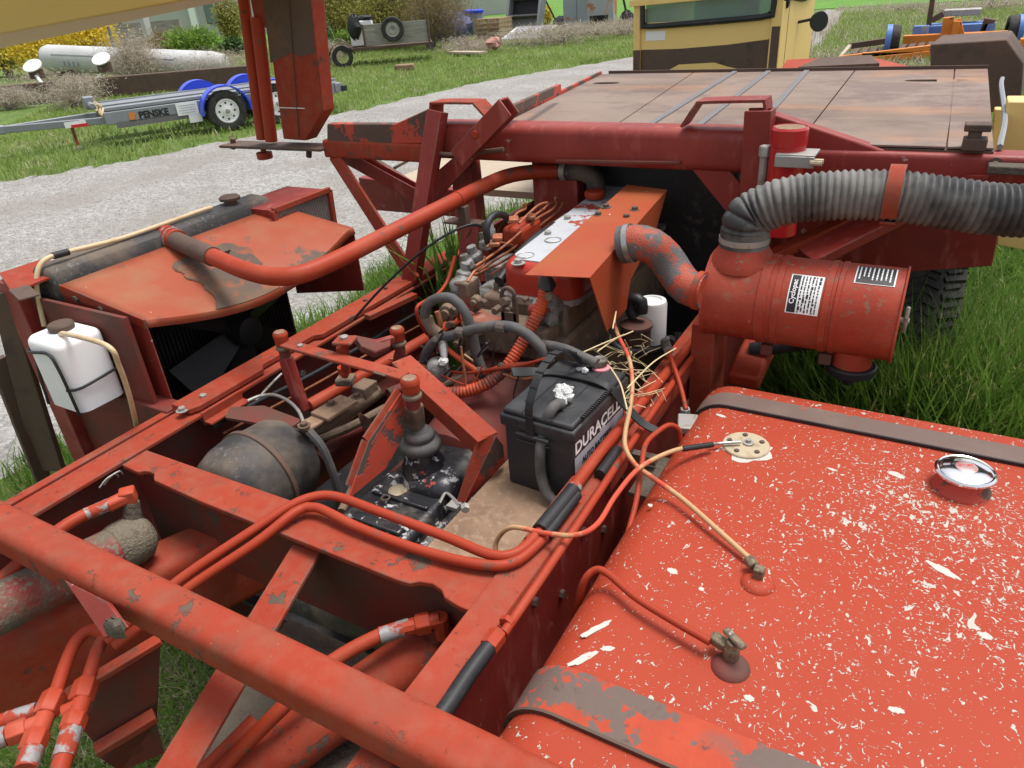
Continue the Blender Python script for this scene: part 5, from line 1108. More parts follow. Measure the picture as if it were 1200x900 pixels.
part('seat_back', MB().box((x0+.62,CY+.6,1.75), (.55,.15,.75)), 'blackrub', cab, bevel=.06)
mp = P(960,25,'y',CY+.75)
part('mirror_arm', MB().tube([(x1,CY+.75,mp.z), (mp.x-.05,CY+.75,mp.z+.02)], .012, 8), 'blackrub', cab)
part('mirror', MB().lathe(mp, (.75,-1,.05), [(.02,-.05),(.07,-.03),(.08,0),(.075,.008)], 24), 'blackrub', cab, ang=40)
part('door_seam', MB().box2((x1+.0005,CY+.30,.8), (x1+.002,CY+.31,1.7)), 'rust', cab)
# ---- red canister clamped to the right post
yc_ = BY-.15
e0 = P(922,215,'y',yc_); ctop = P(925,147,'y',yc_).z; ccl = P(928,182,'y',yc_).z; cx_ = P(925,160,'y',yc_).x
ext_ = empty('red_canister', (cx_, yc_, ctop-.30)); tag(ext_, 'bright red cylindrical canister clamped to the upper beam', 'canister')
hcn = .30
obj('body', MB().lathe((cx_,yc_,ctop-hcn), (0,0,1), [(.04,0),(.047,.004),(.047,hcn-.052),(.0485,hcn-.05),(.0485,hcn-.008),(.044,hcn-.002),(.042,hcn-.006)], 32), M['extred'], ext_, ang=30)
obj('cap_top', MB().lathe((cx_,yc_,ctop-.005), (0,0,1), [(.041,0),(.039,.002)], 28), M['tray'], ext_)
obj('clamp', MB().box((cx_+.03,yc_-.02,ccl+.012), (.10,.085,.007)).box((cx_+.03,yc_-.062,ccl-.004), (.10,.006,.030)), M['zinc'], ext_, bevel=.002)
for k in (-1, 1): obj('clamp_bolt', MB().cyl((cx_+.07,yc_-.055+.012*k,ccl-.004), (cx_+.10,yc_-.055+.012*k,ccl-.004), .007, .007, 8), M['weld'], ext_)
obj('bracket_rod', MB().cyl((cx_-.060,yc_,ccl-.13), (cx_-.060,yc_,ccl+.015), .012, .012, 10), M['zinc'], ext_)
obj('rod_nut', MB().hexa((cx_-.058,yc_-.005,ccl-.005), (0,0,1), .018, .03), M['zinc'], ext_, bevel=.002)
# ---- clutter in the bay: bolts along the rail webs, wiring, clamps, small brackets
for k in range(11): bolt((-1.694,1.06+k*.13+.03*(k % 3),.93-.05*(k % 2)), ax=(1,0,0), r=.010+.003*(k % 2), h=.012, m='rust' if k % 3 else 'zinc')
for k in range(6): bolt((-.507,.85+k*.11,.93-.08*(k % 2)), ax=(1,0,0), r=.010, m='rust')
for q in (): bolt(P(q[0], q[1], 'z', RT-.005), r=.008, h=.006, m='redpipe')
hose('wiring_loom', [(250,500,'x',-1.615),(300,472),(360,442),(420,408),(480,372),(520,350)], .008, 'blackrub', n=8)
hose('wiring_loom', [(262,508,'x',-1.612),(310,482),(370,450),(440,410),(505,374)], .0045, 'copper', n=7)
rd_ = random.Random(11)
for k in range(16):
    u0, v0 = rd_.uniform(490,610), rd_.uniform(385,440); u1, v1 = u0+rd_.uniform(-60,60), v0+rd_.uniform(-10,60); y_ = rd_.uniform(1.42,1.6)
    hose('loose_wire', [(u0, v0, 'y', y_), ((u0+u1)/2+rd_.uniform(-15,15), (v0+v1)/2+rd_.uniform(5,22), y_-.02), (u1, v1, y_-.03)], rd_.choice((.0025,.0032,.004)), rd_.choice(('blackrub','blackrub','copper','wire','redpipe')), n=6)
for k in range(14):
    u0, v0 = rd_.uniform(520,650), rd_.uniform(345,410); p_ = P(u0, v0, 'y', 1.575)
    part('head_stud', MB().hexa(p_, (rd_.uniform(-.2,.2),-1,rd_.uniform(-.2,.4)), rd_.uniform(.008,.014), rd_.uniform(.012,.03)), rd_.choice(('castdirt','rust','castdirt')), eng, bevel=.001)
for k in range(9):
    y_ = 1.72+k*.09; part('head_bolt', MB().hexa((-1.075,y_,1.16), (0,0,1), .014, .022), 'castdirt', eng, bevel=.001)
part('coolant_tee', MB().tube(px([(500,372,'y',1.50),(505,384),(515,392)]), .018, 12), 'castdirt', eng)
#part('relay_box', MB().box(P(597,448,'y',1.40), (.06,.05,.05), Matrix.Rotation(.3,3,'Z')), 'blackrub', bevel=.006)
part('oil_pipe', MB().tube(px([(500,470,'z',.90),(520,452,.92),(545,440,.95),(560,420,.98)]), .012, 10), 'castdirt')
part('pedal_rod', MB().tube(px([(350,520,'z',.80),(400,505,.80),(452,478,.82)]), .014, 10), 'castdirt')
part('pedal_rod', MB().tube(px([(372,535,'z',.74),(425,500,.76)]), .022, 12), 'dirtyshadered')
part('clutch_lever', MB().plate(px([(418,480,'z',.86),(445,500,'z',.84),(460,540,'z',.78),(440,535,'z',.78)]), .012), 'dirtyshadered', bevel=.003)
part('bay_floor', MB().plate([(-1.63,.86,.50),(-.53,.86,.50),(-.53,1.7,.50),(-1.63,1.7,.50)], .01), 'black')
# ================================================================ ground, road, vegetation
def ground_mat(name, cols, scale, bump, bscale, patch=None):
    t = NT(name); c = t.mix(t.ramp(t.noise(scale, 6, .65), .3, .7), cols[0], cols[1])
    if len(cols) > 2: c = t.mix(t.ramp(t.noise(scale*.13, 4), .48, .66), c, cols[2])
    if len(cols) > 3: c = t.mix(t.mul(t.ramp(t.noise(scale*4, 3), .55, .7), .6), c, cols[3])
    t.l(c, t.b.inputs['Base Color']); t.b.inputs['Roughness'].default_value = .95; t.b.inputs['Specular IOR Level'].default_value = .15
    bn = t.n('ShaderNodeBump'); bn.inputs['Distance'].default_value = bump; t.l(t.noise(bscale, 5, .7), bn.inputs['Height']); t.l(bn.outputs[0], t.b.inputs['Normal'])
    return t.m
M['soil'] = ground_mat('grassy_ground', [(.09,.15,.035,1), (.15,.23,.055,1), (.19,.20,.085,1), (.24,.21,.13,1)], 2.2, .06, 14)
M['lawn'] = ground_mat('mown_lawn', [(.09,.20,.035,1), (.13,.27,.05,1), (.12,.21,.05,1)], .8, .02, 20)
def gravel_mat():
    t = NT('pale_gravel')
    v = t.n('ShaderNodeTexVoronoi'); v.inputs['Scale'].default_value = 42; t.l(t.pos, v.inputs['Vector'])
    sx = t.n('ShaderNodeSeparateColor'); t.l(v.outputs['Color'], sx.inputs[0])
    c = t.mix(sx.outputs[0], (.20,.19,.175,1), (.41,.395,.37,1))
    c = t.mix(t.mul(t.ramp(t.noise(.9, 6, .6), .42, .62), .7), c, (.24,.22,.195,1))
    c = t.mix(t.mul(t.ramp(t.noise(7, 6, .7), .5, .7), .35), c, (.13,.125,.12,1))
    t.l(c, t.b.inputs['Base Color']); t.b.inputs['Roughness'].default_value = .95; t.b.inputs['Specular IOR Level'].default_value = .2
    bn = t.n('ShaderNodeBump'); bn.inputs['Distance'].default_value = .012
    t.l(t.mul(t.mul(v.outputs['Distance'], -1.0), t.mul(t.noise(2.5, 6, .7), 1.5), 'ADD'), bn.inputs['Height']); t.l(bn.outputs[0], t.b.inputs['Normal'])
    return t.m
M['gravel'] = gravel_mat()
def leaf_mat(name, c0, c1, scale=9, trans=.35, c2=None):
    t = NT(name); w = t.n('ShaderNodeTexWhiteNoise') if False else None
    f = t.ramp(t.noise(scale, 3, .7), .3, .7); c = t.mix(f, c0, c1)
    if c2: c = t.mix(t.ramp(t.noise(scale*4.3, 2), .60, .66), c, c2)
    t.l(c, t.b.inputs['Base Color']); t.b.inputs['Roughness'].default_value = .6; t.b.inputs['Specular IOR Level'].default_value = .25
    tr = t.n('ShaderNodeBsdfTranslucent'); t.l(c, tr.inputs[0]); mx = t.n('ShaderNodeMixShader'); mx.inputs[0].default_value = trans
    t.l(t.b.outputs[0], mx.inputs[1]); t.l(tr.outputs[0], mx.inputs[2]); t.l(mx.outputs[0], t.out.inputs[0]); return t.m
M['grass'] = leaf_mat('grass_blades', (.065,.135,.018,1), (.17,.30,.045,1), 5, .45, (.36,.34,.14,1))
M['fieldgrass'] = leaf_mat('field_grass', (.15,.215,.045,1), (.28,.37,.095,1), .9, .45, (.46,.42,.26,1))
M['drygrass'] = leaf_mat('dry_grass', (.38,.32,.20,1), (.52,.45,.32,1), 6, .3)
M['weeds'] = leaf_mat('bleached_weeds', (.34,.28,.21,1), (.54,.47,.38,1), 5, .3)
M['forsythia'] = leaf_mat('yellow_blossom', (.62,.44,.03,1), (.78,.60,.07,1), 2, .3, (.20,.26,.05,1))
M['bushgreen'] = leaf_mat('fresh_green_leaves', (.10,.20,.03,1), (.26,.38,.06,1), 2, .4)
M['bushdark'] = leaf_mat('dark_green_leaves', (.03,.07,.02,1), (.08,.14,.03,1), 2, .3)
M['bushbrown'] = leaf_mat('budding_brown_twigs', (.20,.13,.075,1), (.30,.24,.10,1), 2, .25, (.16,.10,.06,1))
M['bushyellow'] = leaf_mat('budding_yellow_green', (.26,.26,.06,1), (.36,.34,.09,1), 2, .35, (.20,.15,.07,1))
M['bark'] = mat('grey_bark', (.20,.17,.14,1), .9, layers=[((.10,.08,.06,1), 12, .5, .65, dict(stretch=(1,1,.2)))], bump=.3, bscale=40)

def npmesh(name, V, F, m, kind='stuff', parent=None):
    me = bpy.data.meshes.new(name); V = np.asarray(V, np.float32); F = np.asarray(F, np.int32)
    c = np.array([V[:,0].mean(), V[:,1].mean(), V[:,2].min()]); V = V-c
    me.vertices.add(len(V)); me.vertices.foreach_set('co', V.ravel())
    k = F.shape[1]; me.loops.add(F.size); me.loops.foreach_set('vertex_index', F.ravel())
    me.polygons.add(len(F)); me.polygons.foreach_set('loop_start', np.arange(0, F.size, k, dtype=np.int32)); me.polygons.foreach_set('loop_total', np.full(len(F), k, np.int32))
    me.update(calc_edges=True); me.validate(); me.materials.append(m)
    o = bpy.data.objects.new(name, me); COL.objects.link(o); place(o, Vector(c.tolist()), parent)
    if kind: o['kind'] = kind
    return o
def blades(name, pts, hgt, wid, lean, m, label, cat, curl=.5):
    n = len(pts); r = RNG; pts = np.asarray(pts)
    h = hgt*(.45+.8*r.random(n)); az = r.random(n)*2*np.pi; ln = lean*(.2+r.random(n))*h; w = wid*(.6+.8*r.random(n)); wa = az+np.pi/2+r.normal(0,.4,n)
    d = np.stack([np.cos(az), np.sin(az), 0*az], 1); s_ = np.stack([np.cos(wa), np.sin(wa), 0*az], 1)
    mid = pts+d*(ln*.35)[:,None]; mid[:,2] += h*.58
    tip = pts+d*ln[:,None]; tip[:,2] += h*(1-curl*r.random(n)*.5)
    V = np.stack([pts-s_*w[:,None]/2, pts+s_*w[:,None]/2, mid-s_*w[:,None]*.38, mid+s_*w[:,None]*.38, tip], 1).reshape(-1,3)
    b = (np.arange(n)*5)[:,None]; F = np.concatenate([b+np.array([[0,1,3]]), b+np.array([[0,3,2]]), b+np.array([[2,3,4]])])
    o = npmesh(name, V, F, m); tag(o, label, cat); return o
def clumped(n, x0, x1, y0, y1, k=60, sd=.25):
    c = np.stack([RNG.uniform(x0,x1,k), RNG.uniform(y0,y1,k)], 1); i = RNG.integers(0,k,n)
    p = np.where((RNG.random(n) < .55)[:,None], c[i]+RNG.normal(0,sd,(n,2)), np.stack([RNG.uniform(x0,x1,n), RNG.uniform(y0,y1,n)], 1))
    p[:,0] = np.clip(p[:,0], x0, x1); p[:,1] = np.clip(p[:,1], y0, y1)
    return np.column_stack([p, np.zeros(n)])

gsz = 900
gnd = struct(obj('ground', MB().plate([(-gsz,-gsz,0),(gsz,-gsz,0),(gsz,gsz,0),(-gsz,gsz,0)], .5, (0,0,1)), M['soil'], None, ang=0))
far_e = [P(u, v, 'z', 0) for u, v in ((-120,240),(0,214),(70,203),(140,190),(215,176),(290,161),(360,143),(430,127),(500,111),(560,97),(650,82),(740,67),(840,45),(930,22),(975,10))]
near_e = [P(u, v, 'z', 0) for u, v in ((992,13),(985,22),(972,42),(950,60))]+[Vector((-3.0,17,0)), Vector((-3.2,10,0)), Vector((-3.75,5.2,0)), Vector((-3.55,3.2,0)), Vector((-3.75,1.4,0)), Vector((-3.6,-1,0)), Vector((-4.5,-4,0)), Vector((-14,-4,0))]
def wig(L, a):
    out = []
    for i in range(len(L)-1):
        for k in range(8):
            p = L[i].lerp(L[i+1], k/8); out.append(p+Vector((random.uniform(-a,a), random.uniform(-a,a), 0)))
    return out
road_pts = [p+Vector((0,0,.006)) for p in wig(far_e, .16)+wig(near_e, .10)]
bm = bmesh.new(); vs = [bm.verts.new(p) for p in road_pts]; es = [bm.edges.new((vs[i], vs[(i+1) % len(vs)])) for i in range(len(vs))]
bmesh.ops.triangle_fill(bm, use_beauty=True, edges=es); bmesh.ops.recalc_face_normals(bm, faces=bm.faces)
for f in bm.faces:
    if f.normal.z < 0: f.normal_flip()
me = bpy.data.meshes.new('gravel_road'); bm.to_mesh(me); bm.free()
road = struct(obj('gravel_road', me, M['gravel'], None, ang=0))
poly = np.array([(p.x, p.y) for p in road_pts])
def inside(p):
    x, y = p[:,0], p[:,1]; c = np.zeros(len(p), bool); j = len(poly)-1
    for i in range(len(poly)):
        xi, yi = poly[i]; xj, yj = poly[j]
        c ^= ((yi > y) != (yj > y)) & (x < (xj-xi)*(y-yi)/(yj-yi+1e-12)+xi); j = i
    return c
lawn = struct(obj('lawn', MB().plate([(-60,34,.02),(30,44,.02),(120,300,.02),(-250,300,.02),(-120,60,.02)], .01, (0,0,1)), M['lawn'], None, ang=0))
# stones
n = 26000; p = np.column_stack([RNG.uniform(-12,-3.2,n), RNG.uniform(.6,12,n), np.full(n,.006)]); p = p[inside(p)]
n = len(p); r_ = .005+.011*RNG.random(n)**2; base = np.array([[1,0,0],[-.4,.9,0],[-.6,-.8,0],[0,0,.9]])
rot = RNG.random(n)*6.28; ca, sa = np.cos(rot), np.sin(rot)
V = base[None]*r_[:,None,None]*RNG.uniform(.6,1.4,(n,4,1)); V = np.stack([V[...,0]*ca[:,None]-V[...,1]*sa[:,None], V[...,0]*sa[:,None]+V[...,1]*ca[:,None], V[...,2]], -1)+p[:,None]
b = (np.arange(n)*4)[:,None]; F = np.concatenate([b+np.array([q]) for q in ((0,1,3),(1,2,3),(2,0,3))])
st = npmesh('gravel_stones', V.reshape(-1,3), F, M['gravel']); tag(st, 'loose pale stones scattered over the gravel road', 'gravel')
# grass
def notroad(p): return p[~inside(p)]
blades('tall_grass', clumped(70000, -.46, 2.6, 1.75, 8.5, 300, .16), .37, .010, .75, M['grass'], 'tall green grass growing beside the fuel tank and wheel', 'grass')
blades('tall_grass', clumped(16000, -.35, 1.6, 2.1, 3.4, 120, .12), .56, .014, .6, M['grass'], 'tallest green grass in front of the dark tyre', 'grass')
blades('tall_grass', clumped(12000, -.30, .75, 2.35, 2.95, 60, .08), .80, .014, .45, M['grass'], 'tall grass stand rising against the dark tyre tread', 'grass')
blades('dry_stalks', clumped(1500, -.4, 2.4, 2.2, 7, 60, .2), .30, .004, 1.1, M['drygrass'], 'dry pale stalks among the tall green grass', 'dry grass')
blades('verge_grass', notroad(clumped(26000, -4.3, -2.2, -.5, 7, 120, .18)), .20, .007, .8, M['grass'], 'grass verge between the gravel road and the machine', 'grass')
blades('grass_under_machine', np.concatenate([clumped(14000, -2.2, 0, -.3, 3.6, 90, .15)]), .20, .006, 1.2, M['grass'], 'dark matted grass under the machine frame', 'grass')
blades('straw_litter', clumped(3000, -1.9, -.6, -.1, 1.0, 40, .2), .10, .004, 3.0, M['drygrass'], 'dry grass stems lying under the machine frame', 'dry grass')
pf = notroad(clumped(110000, -30, -4, 4, 30, 500, .7)); pf = pf[pf[:,0] > -8.5-1.05*pf[:,1]]
blades('field_grass', pf, .13, .020, .9, M['fieldgrass'], 'short green field grass beyond the gravel road', 'grass')
pf = notroad(clumped(70000, -5, 9, 8.5, 34, 400, .5))
blades('rough_grass', pf, .26, .022, .9, M['fieldgrass'], 'rough meadow grass around the orange implement', 'grass')
blades('pale_tufts', np.concatenate([clumped(5000, -3.2, 1.5, 16, 20, 14, .5), clumped(9000, -5, 6, 21, 40, 40, .8)]), .24, .02, .9, M['weeds'], 'pale dry tufts in the meadow', 'dry grass')

# ---- bushes, trees
def leaves(name, c, rad, n, size, m, parent=None, k=26, fill=.28, squash=1.0, seed=1, asp=.5):
    r = np.random.default_rng(seed); d = r.normal(size=(k,3)); d /= np.linalg.norm(d,axis=1)[:,None]; cc = d*(r.random((k,1))**.4)*.82
    i = r.integers(0,k,n); q = cc[i]+r.normal(0,fill,(n,3))*np.array([1,1,.8]); q = q*np.array(rad)+np.array(c); q[:,2] = np.maximum(q[:,2], .02)
    a = r.normal(size=(n,3)); a /= np.linalg.norm(a,axis=1)[:,None]; b = np.cross(a, r.normal(size=(n,3))); b /= np.linalg.norm(b,axis=1)[:,None]
    s_ = size*(.5+r.random((n,1))); V = np.stack([q-a*s_, q+b*s_*asp, q+a*s_, q-b*s_*asp], 1).reshape(-1,3)
    F = (np.arange(n)*4)[:,None]+np.array([[0,1,2,3]])
    return npmesh(name, V, F, m, None, parent)
def bush(name, c, rad, m, label, cat='bush', n=2600, size=.10, stems=7, seed=1, group=None, fill=.28, k=26, trunk=None):
    b = empty(name, (c[0], c[1], 0)); tag(b, label, cat, group); rd = random.Random(seed)
    mb = MB()
    for i in range(stems):
        a = rd.uniform(0,6.28); r0 = rd.uniform(0,.15); h = c[2]+rad[2]*rd.uniform(.1,.8)
        e = Vector((c[0]+rad[0]*.75*math.cos(a)*rd.random(), c[1]+rad[1]*.75*math.sin(a)*rd.random(), h)); s0 = Vector((c[0]+r0*math.cos(a), c[1]+r0*math.sin(a), 0))
        md = s0.lerp(e,.5)+Vector((rd.uniform(-.1,.1), rd.uniform(-.1,.1), .1*h)); pts = spline([s0, md, e], .2); t0 = trunk or .03
        mb.rings(pts, [t0*(1-.8*j/len(pts)) for j in range(len(pts))], 6)
    obj('trunk' if trunk else 'stems', mb, M['bark'], b, ang=80)
    wdy = m in ('weeds', 'bushbrown'); leaves('crown', c, rad, int(n*(2.2 if wdy else 1.6)), size*(1.3 if wdy else .85), M[m], b, k=k, fill=fill, seed=seed, asp=.07 if wdy else .5)
    return b
def G(u, v): return P(u, v, 'z', 0)
def B(name, u, v, wpx, hpx, m, label, **k):      # bush standing on the ground at pixel (u,v), size given in pixels
    g = G(u, v); s_ = g.length/FPX*1.05
    hw, hh = wpx*s_/2, hpx*s_
    return bush(name, (g.x, g.y, hh*.55), (hw, hw*.8, hh*.5), m, label, size=k.pop('size', max(.05, 1.7*s_)), **k)
B('yellow_bush', 70,88, 95,58, 'forsythia', 'bright yellow blossoming bush behind the rounded end of the white tank', n=5000, seed=3)
B('yellow_bush', 122,84, 56,52, 'forsythia', 'yellow blossoming bush beside the leaning dark pole', n=3500, seed=4)
B('green_bush', 12,90, 42,46, 'bushyellow', 'olive green bush under the yellow boom', n=2500, seed=5)
B('green_bush', 232,72, 48,28, 'bushgreen', 'fresh green rounded bush in front of the warehouse', n=2600, seed=6)
B('brown_shrub', 198,68, 40,24, 'bushbrown', 'brown budding shrub beside the fresh green bush', n=1800, seed=7)
B('small_conifer', 277,66, 22,16, 'bushdark', 'low dark green conifer by the warehouse lawn', n=900, seed=8, stems=3)
B('small_conifer', 258,62, 14,9, 'bushdark', 'tiny dark shrub by the warehouse lawn', n=500, seed=9, stems=3)
B('young_tree', 276,56, 26,46, 'bushyellow', 'yellow green young tree in front of the warehouse door', n=2200, seed=10, trunk=.08, stems=5)
B('budding_tree', 400,60, 90,78, 'bushyellow', 'yellow green budding thicket behind the trailer with the spare wheel', n=5500, seed=11, trunk=.07)
B('budding_tree', 455,58, 90,74, 'bushyellow', 'olive budding thicket above the spare wheel', n=5500, seed=12, trunk=.07)
B('brown_thicket', 505,58, 80,70, 'bushbrown', 'dense brown twiggy thicket left of the pallets', n=7000, seed=13, trunk=.05, stems=16)
B('brown_thicket', 470,54, 70,66, 'bushbrown', 'brown twiggy thicket behind the white appliance', n=4500, seed=14, trunk=.05, stems=14)
B('green_bush', 408,64, 26,22, 'bushgreen', 'small bright green bush beside the rusty mudguard', n=1500, seed=15)
B('green_bush', 382,70, 22,30, 'bushdark', 'dark green shrub beside the tall red upright', n=1500, seed=16)
B('yellow_sapling', 642,38, 12,26, 'forsythia', 'thin yellow sapling beside the grey cabinet', n=260, seed=17, stems=3)
B('weed_clump', 166,99, 52,40, 'weeds', 'tall bleached weed clump against the white tank', n=4200, seed=18, stems=20, fill=.4)
B('weed_clump', 92,126, 56,26, 'weeds', 'bleached weed clump in front of the rusty beam', n=2600, seed=19, stems=16, fill=.4)
B('weed_clump', 255,90, 80,22, 'weeds', 'low bleached weeds behind the blue mudguards', n=2600, seed=20, stems=14, fill=.4)
B('weed_clump', 85,99, 90,18, 'weeds', 'grey dry weeds below the white tank', n=2600, seed=21, stems=14, fill=.4)
B('weed_clump', 655,52, 110,18, 'weeds', 'long strip of dead weeds before the grey cabinet', n=4200, seed=22, stems=20, fill=.4)
B('weed_clump', 550,62, 60,14, 'weeds', 'dead weeds in front of the pallets', n=1800, seed=23, stems=12, fill=.4)
B('weed_clump', 730,42, 50,16, 'weeds', 'dead weeds beside the yellow cab', n=1500, seed=24, stems=12, fill=.4)
B('weed_clump', 385,78, 44,22, 'weeds', 'pale weeds behind the tall red upright', n=1500, seed=25, stems=10, fill=.4)
B('weed_clump', 14,128, 44,18, 'weeds', 'dry weeds at the trailer tongue', n=1800, seed=26, stems=12, fill=.4)
for i, (u, v, w_, h_, nm) in enumerate(((1165,16,44,12,'rocky bank'), (1100,20,30,8,'implement mast'), (1060,16,40,8,'far meadow edge'))):
    B('weed_clump', u, v, w_, h_, 'weeds', 'low pale growth by the %s' % nm, n=500, seed=40+i, stems=6, fill=.4)
# weed plant growing at the left rail beside the injection pump
wp_ = P(535,345,'x',-1.5)
wd = blades('rail_weed', np.column_stack([RNG.normal(wp_.x,.03,60), RNG.normal(wp_.y,.03,60), np.full(60, .62)]), .60, .018, .35, M['grass'], 'green weed growing up between the rail and the engine', 'weed')
leaves('weed_leaves', (wp_.x+.03, wp_.y, .98), (.10,.10,.12), 260, .014, M['bushdark'], None, seed=44)
bpy.data.objects['weed_leaves']['kind'] = 'stuff'; tag(bpy.data.objects['weed_leaves'], 'small dark green leaves beside the engine head', 'weed')
# straw caught round the battery
rd = random.Random(5); mb = MB()
for i in range(44):
    a = P(rd.uniform(700,765), rd.uniform(385,475), 'z', rd.uniform(1.0,1.08)); a.x = min(a.x, -.46)
    dr = Vector((rd.uniform(-1,1), rd.uniform(-.6,1), rd.uniform(-.25,.35))).normalized()*rd.uniform(.05,.16)
    kink = Vector((rd.uniform(-1,1), rd.uniform(-1,1), rd.uniform(-.6,.6)))*.025
    mb.rings([a-dr/2, a-dr*.1+kink*.4, a+kink, a+dr/2+Vector((0,0,-.02))], [.0012,.0015,.0014,.0008], 5)
for q in (((672,418),(703,404),(732,392)), ((700,412),(720,398),(742,388)), ((720,378),(722,365),(718,385)), ((715,430),(727,450),(735,480)), ((735,455),(765,425),(792,408))):
    mb.tube([P(u, v, 'z', ZT+.03+.01*k_) for k_, (u, v) in enumerate(q)], .0018, 5)
tag(obj('straw', mb, M['straw'], None, ang=0, kind='stuff'), 'loose dry straw caught beside the battery', 'straw')

# ================================================================ tandem trailer with blue mudguards
T0 = G(271,153); tf = Vector((.46,.89,0)).normalized(); ts = Vector((-tf.y, tf.x, 0))
def TL(a, b, z): return T0+tf*a+ts*b+Vector((0,0,z))
RTt = Matrix((tf, ts, Vector((0,0,1)))).transposed()
tr = empty('car_trailer', T0); tag(tr, 'low grey car trailer with bright blue mudguards standing on the grass', 'trailer')
def tp(nm, mb, m, parent=None, **k): return obj(nm, mb, M[m] if isinstance(m, str) else m, parent or tr, **k)
LW = 1.75
for b in (.18, LW-.18):
    tp('side_rail', MB().bar(TL(-1.95,b,.46), TL(2.2,b,.46), .07, .20), 'galv', bevel=.01)
    tp('track', MB().bar(TL(-1.9,b+(.28 if b < 1 else -.28),.585), TL(2.2,b+(.28 if b < 1 else -.28),.585), .52, .03), 'galv', bevel=.005)
    tp('track_edge', MB().bar(TL(-1.9,b+(.02 if b < 1 else -.02),.60), TL(2.2,b+(.02 if b < 1 else -.02),.60), .03, .05), 'galv', bevel=.005)
tp('lower_skirt', MB().bar(TL(-1.8,.16,.34), TL(-.6,.16,.34), .03, .10), 'rib')
for a in (-1.9, 0, 2.1): tp('cross_bar', MB().bar(TL(a,.2,.46), TL(a,LW-.2,.46), .06, .10), 'galv')
tp('rear_box', MB().bar(TL(2.2,.10,.46), TL(2.35,LW-.1,.46), .12, .16), 'galv', bevel=.01)
tp('tail_lamp', MB().box(TL(2.3,.08,.44), (.10,.10,.10), RTt), 'blackrub', bevel=.01)
for b in (.35, LW-.35): tp('tongue', MB().bar(TL(-1.9,b,.42), TL(-3.5,LW/2,.44), .08, .11), 'galv', bevel=.01)
tp('coupler', MB().bar(TL(-3.4,LW/2,.44), TL(-4.5,LW/2,.46), .14, .14), 'galv', bevel=.02); tp('coupler_cover', MB().box(TL(-4.1,LW/2,.58), (.8,.3,.10), RTt), 'galv', bevel=.02)
tp('reflector_strip', MB().box(TL(-2.35,.42,.42), (.40,.012,.09), RTt), 'paper'); tp('reflector_strip', MB().box(TL(-2.30,.412,.39), (.32,.012,.05), RTt), 'reflred')
tp('jack_leg', MB().bar(TL(-2.45,.55,.45), TL(-2.45,.55,.08), .05, .05, tf), 'rustred').__setitem__('label', 'rusty red jack leg')
tp('jack_foot', MB().box(TL(-2.45,.55,.02), (.12,.12,.03), RTt), 'zinc')
tp('winch', MB().box(TL(-2.05,LW/2,.68), (.16,.3,.20), RTt).cyl(TL(-2.05,.4,.66), TL(-2.05,1.3,.66), .05, .05, 12), 'galv', bevel=.01)
for k, b in enumerate((.25, .55, 1.1)):
    tp('tie_down', MB().tube([TL(-2.0,b,.70), TL(-1.92,b+.05,.62), TL(-1.96,b-.03,.52), TL(-1.9,b+.06,.44)], .028, 6), 'tanhose')
R_ = .345
def wheel(a, b, par, white=True):
    c = TL(a, b, R_); s_ = -1 if b < 1 else 1
    w = tyre('wheel', c, ts, R_, .215, par, lugs=0)
    m_ = 'white'
    obj('rim', MB().lathe(c, ts*s_, [(.215,.02),(.215,.075),(.19,.085),(.175,.05),(.09,.065),(.07,.085),(.045,.085),(.04,.10),(.008,.10)], 36), M['white'], w, ang=30)
    obj('hub', MB().lathe(c+ts*s_*.10, ts*s_, [(.04,0),(.035,.035),(.01,.04)], 16), M['zinc'], w, ang=40)
    for k in range(8):
        an = k*math.pi/4; q = c+ts*s_*.064+tf*.135*math.cos(an)+Vector((0,0,.135*math.sin(an))); obj('vent_hole', MB().cyl(q, q+ts*s_*.003, .018, .018, 10), M['ink'], w)
def fender(a, b):
    n = 18; mb = MB(); s_ = -1 if b < 1 else 1; w0, w1 = b-.14, b+.14
    for i in range(n+1):
        an = math.radians(-4+188*i/n); rr_ = R_+.075
        for bb, dr in ((w0,-.012),(w0,.012),(w1,.012),(w1,-.012)):
            mb.v.append(TL(a-math.cos(an)*(rr_+dr), bb, R_+math.sin(an)*(rr_+dr)))
    for i in range(n):
        for k in range(4): mb.f.append((i*4+k, i*4+(k+1) % 4, (i+1)*4+(k+1) % 4, (i+1)*4+k))
    mb.f += [(0,1,2,3), tuple(range(n*4, n*4+4))]
    o = tp('mudguard', mb, 'blue', ang=40)
    if s_ > 0: # far side: the inner face is closed by a plate
        c = TL(a, w0-.012, R_); obj('mudguard_wall', MB().plate([c+tf*(-math.cos(math.radians(180*i/16)))*(R_+.06)+Vector((0,0,math.sin(math.radians(180*i/16))*(R_+.06))) for i in range(17)], .006), M['blue'], o)
wheel(0, 0, tr); wheel(-.0, LW, tr); wheel(.92, LW, tr); wheel(.92, 0, tr)
fender(0, 0); fender(-.05, LW); fender(.87+.0, LW); fender(.92, 0)
text('lettering', 'PENSKE', 'ink', tr, TL(-1.42,.141,.40), tf, (0,0,1), .15, bold=.007, sx=.95)
lg = TL(-1.53,.14,.45); tp('emblem', MB().box(lg, (.09,.006,.11), RTt).box(lg+tf*.04+Vector((0,0,.03)), (.05,.008,.05), RTt), mat('orange_emblem', (.62,.20,.04,1), .5))
tp('sign_plate', MB().box(TL(-.62,.13,.45), (.36,.012,.20), RTt), 'paper'); tp('sign_plate', MB().box(TL(-.52,.132,.28), (.22,.010,.14), RTt), 'white')
for k in range(4): tp('print_row', MB().box(TL(-.62,.122,.51-k*.04), (.28-.05*(k % 2),.003,.008), RTt), 'greyprint')

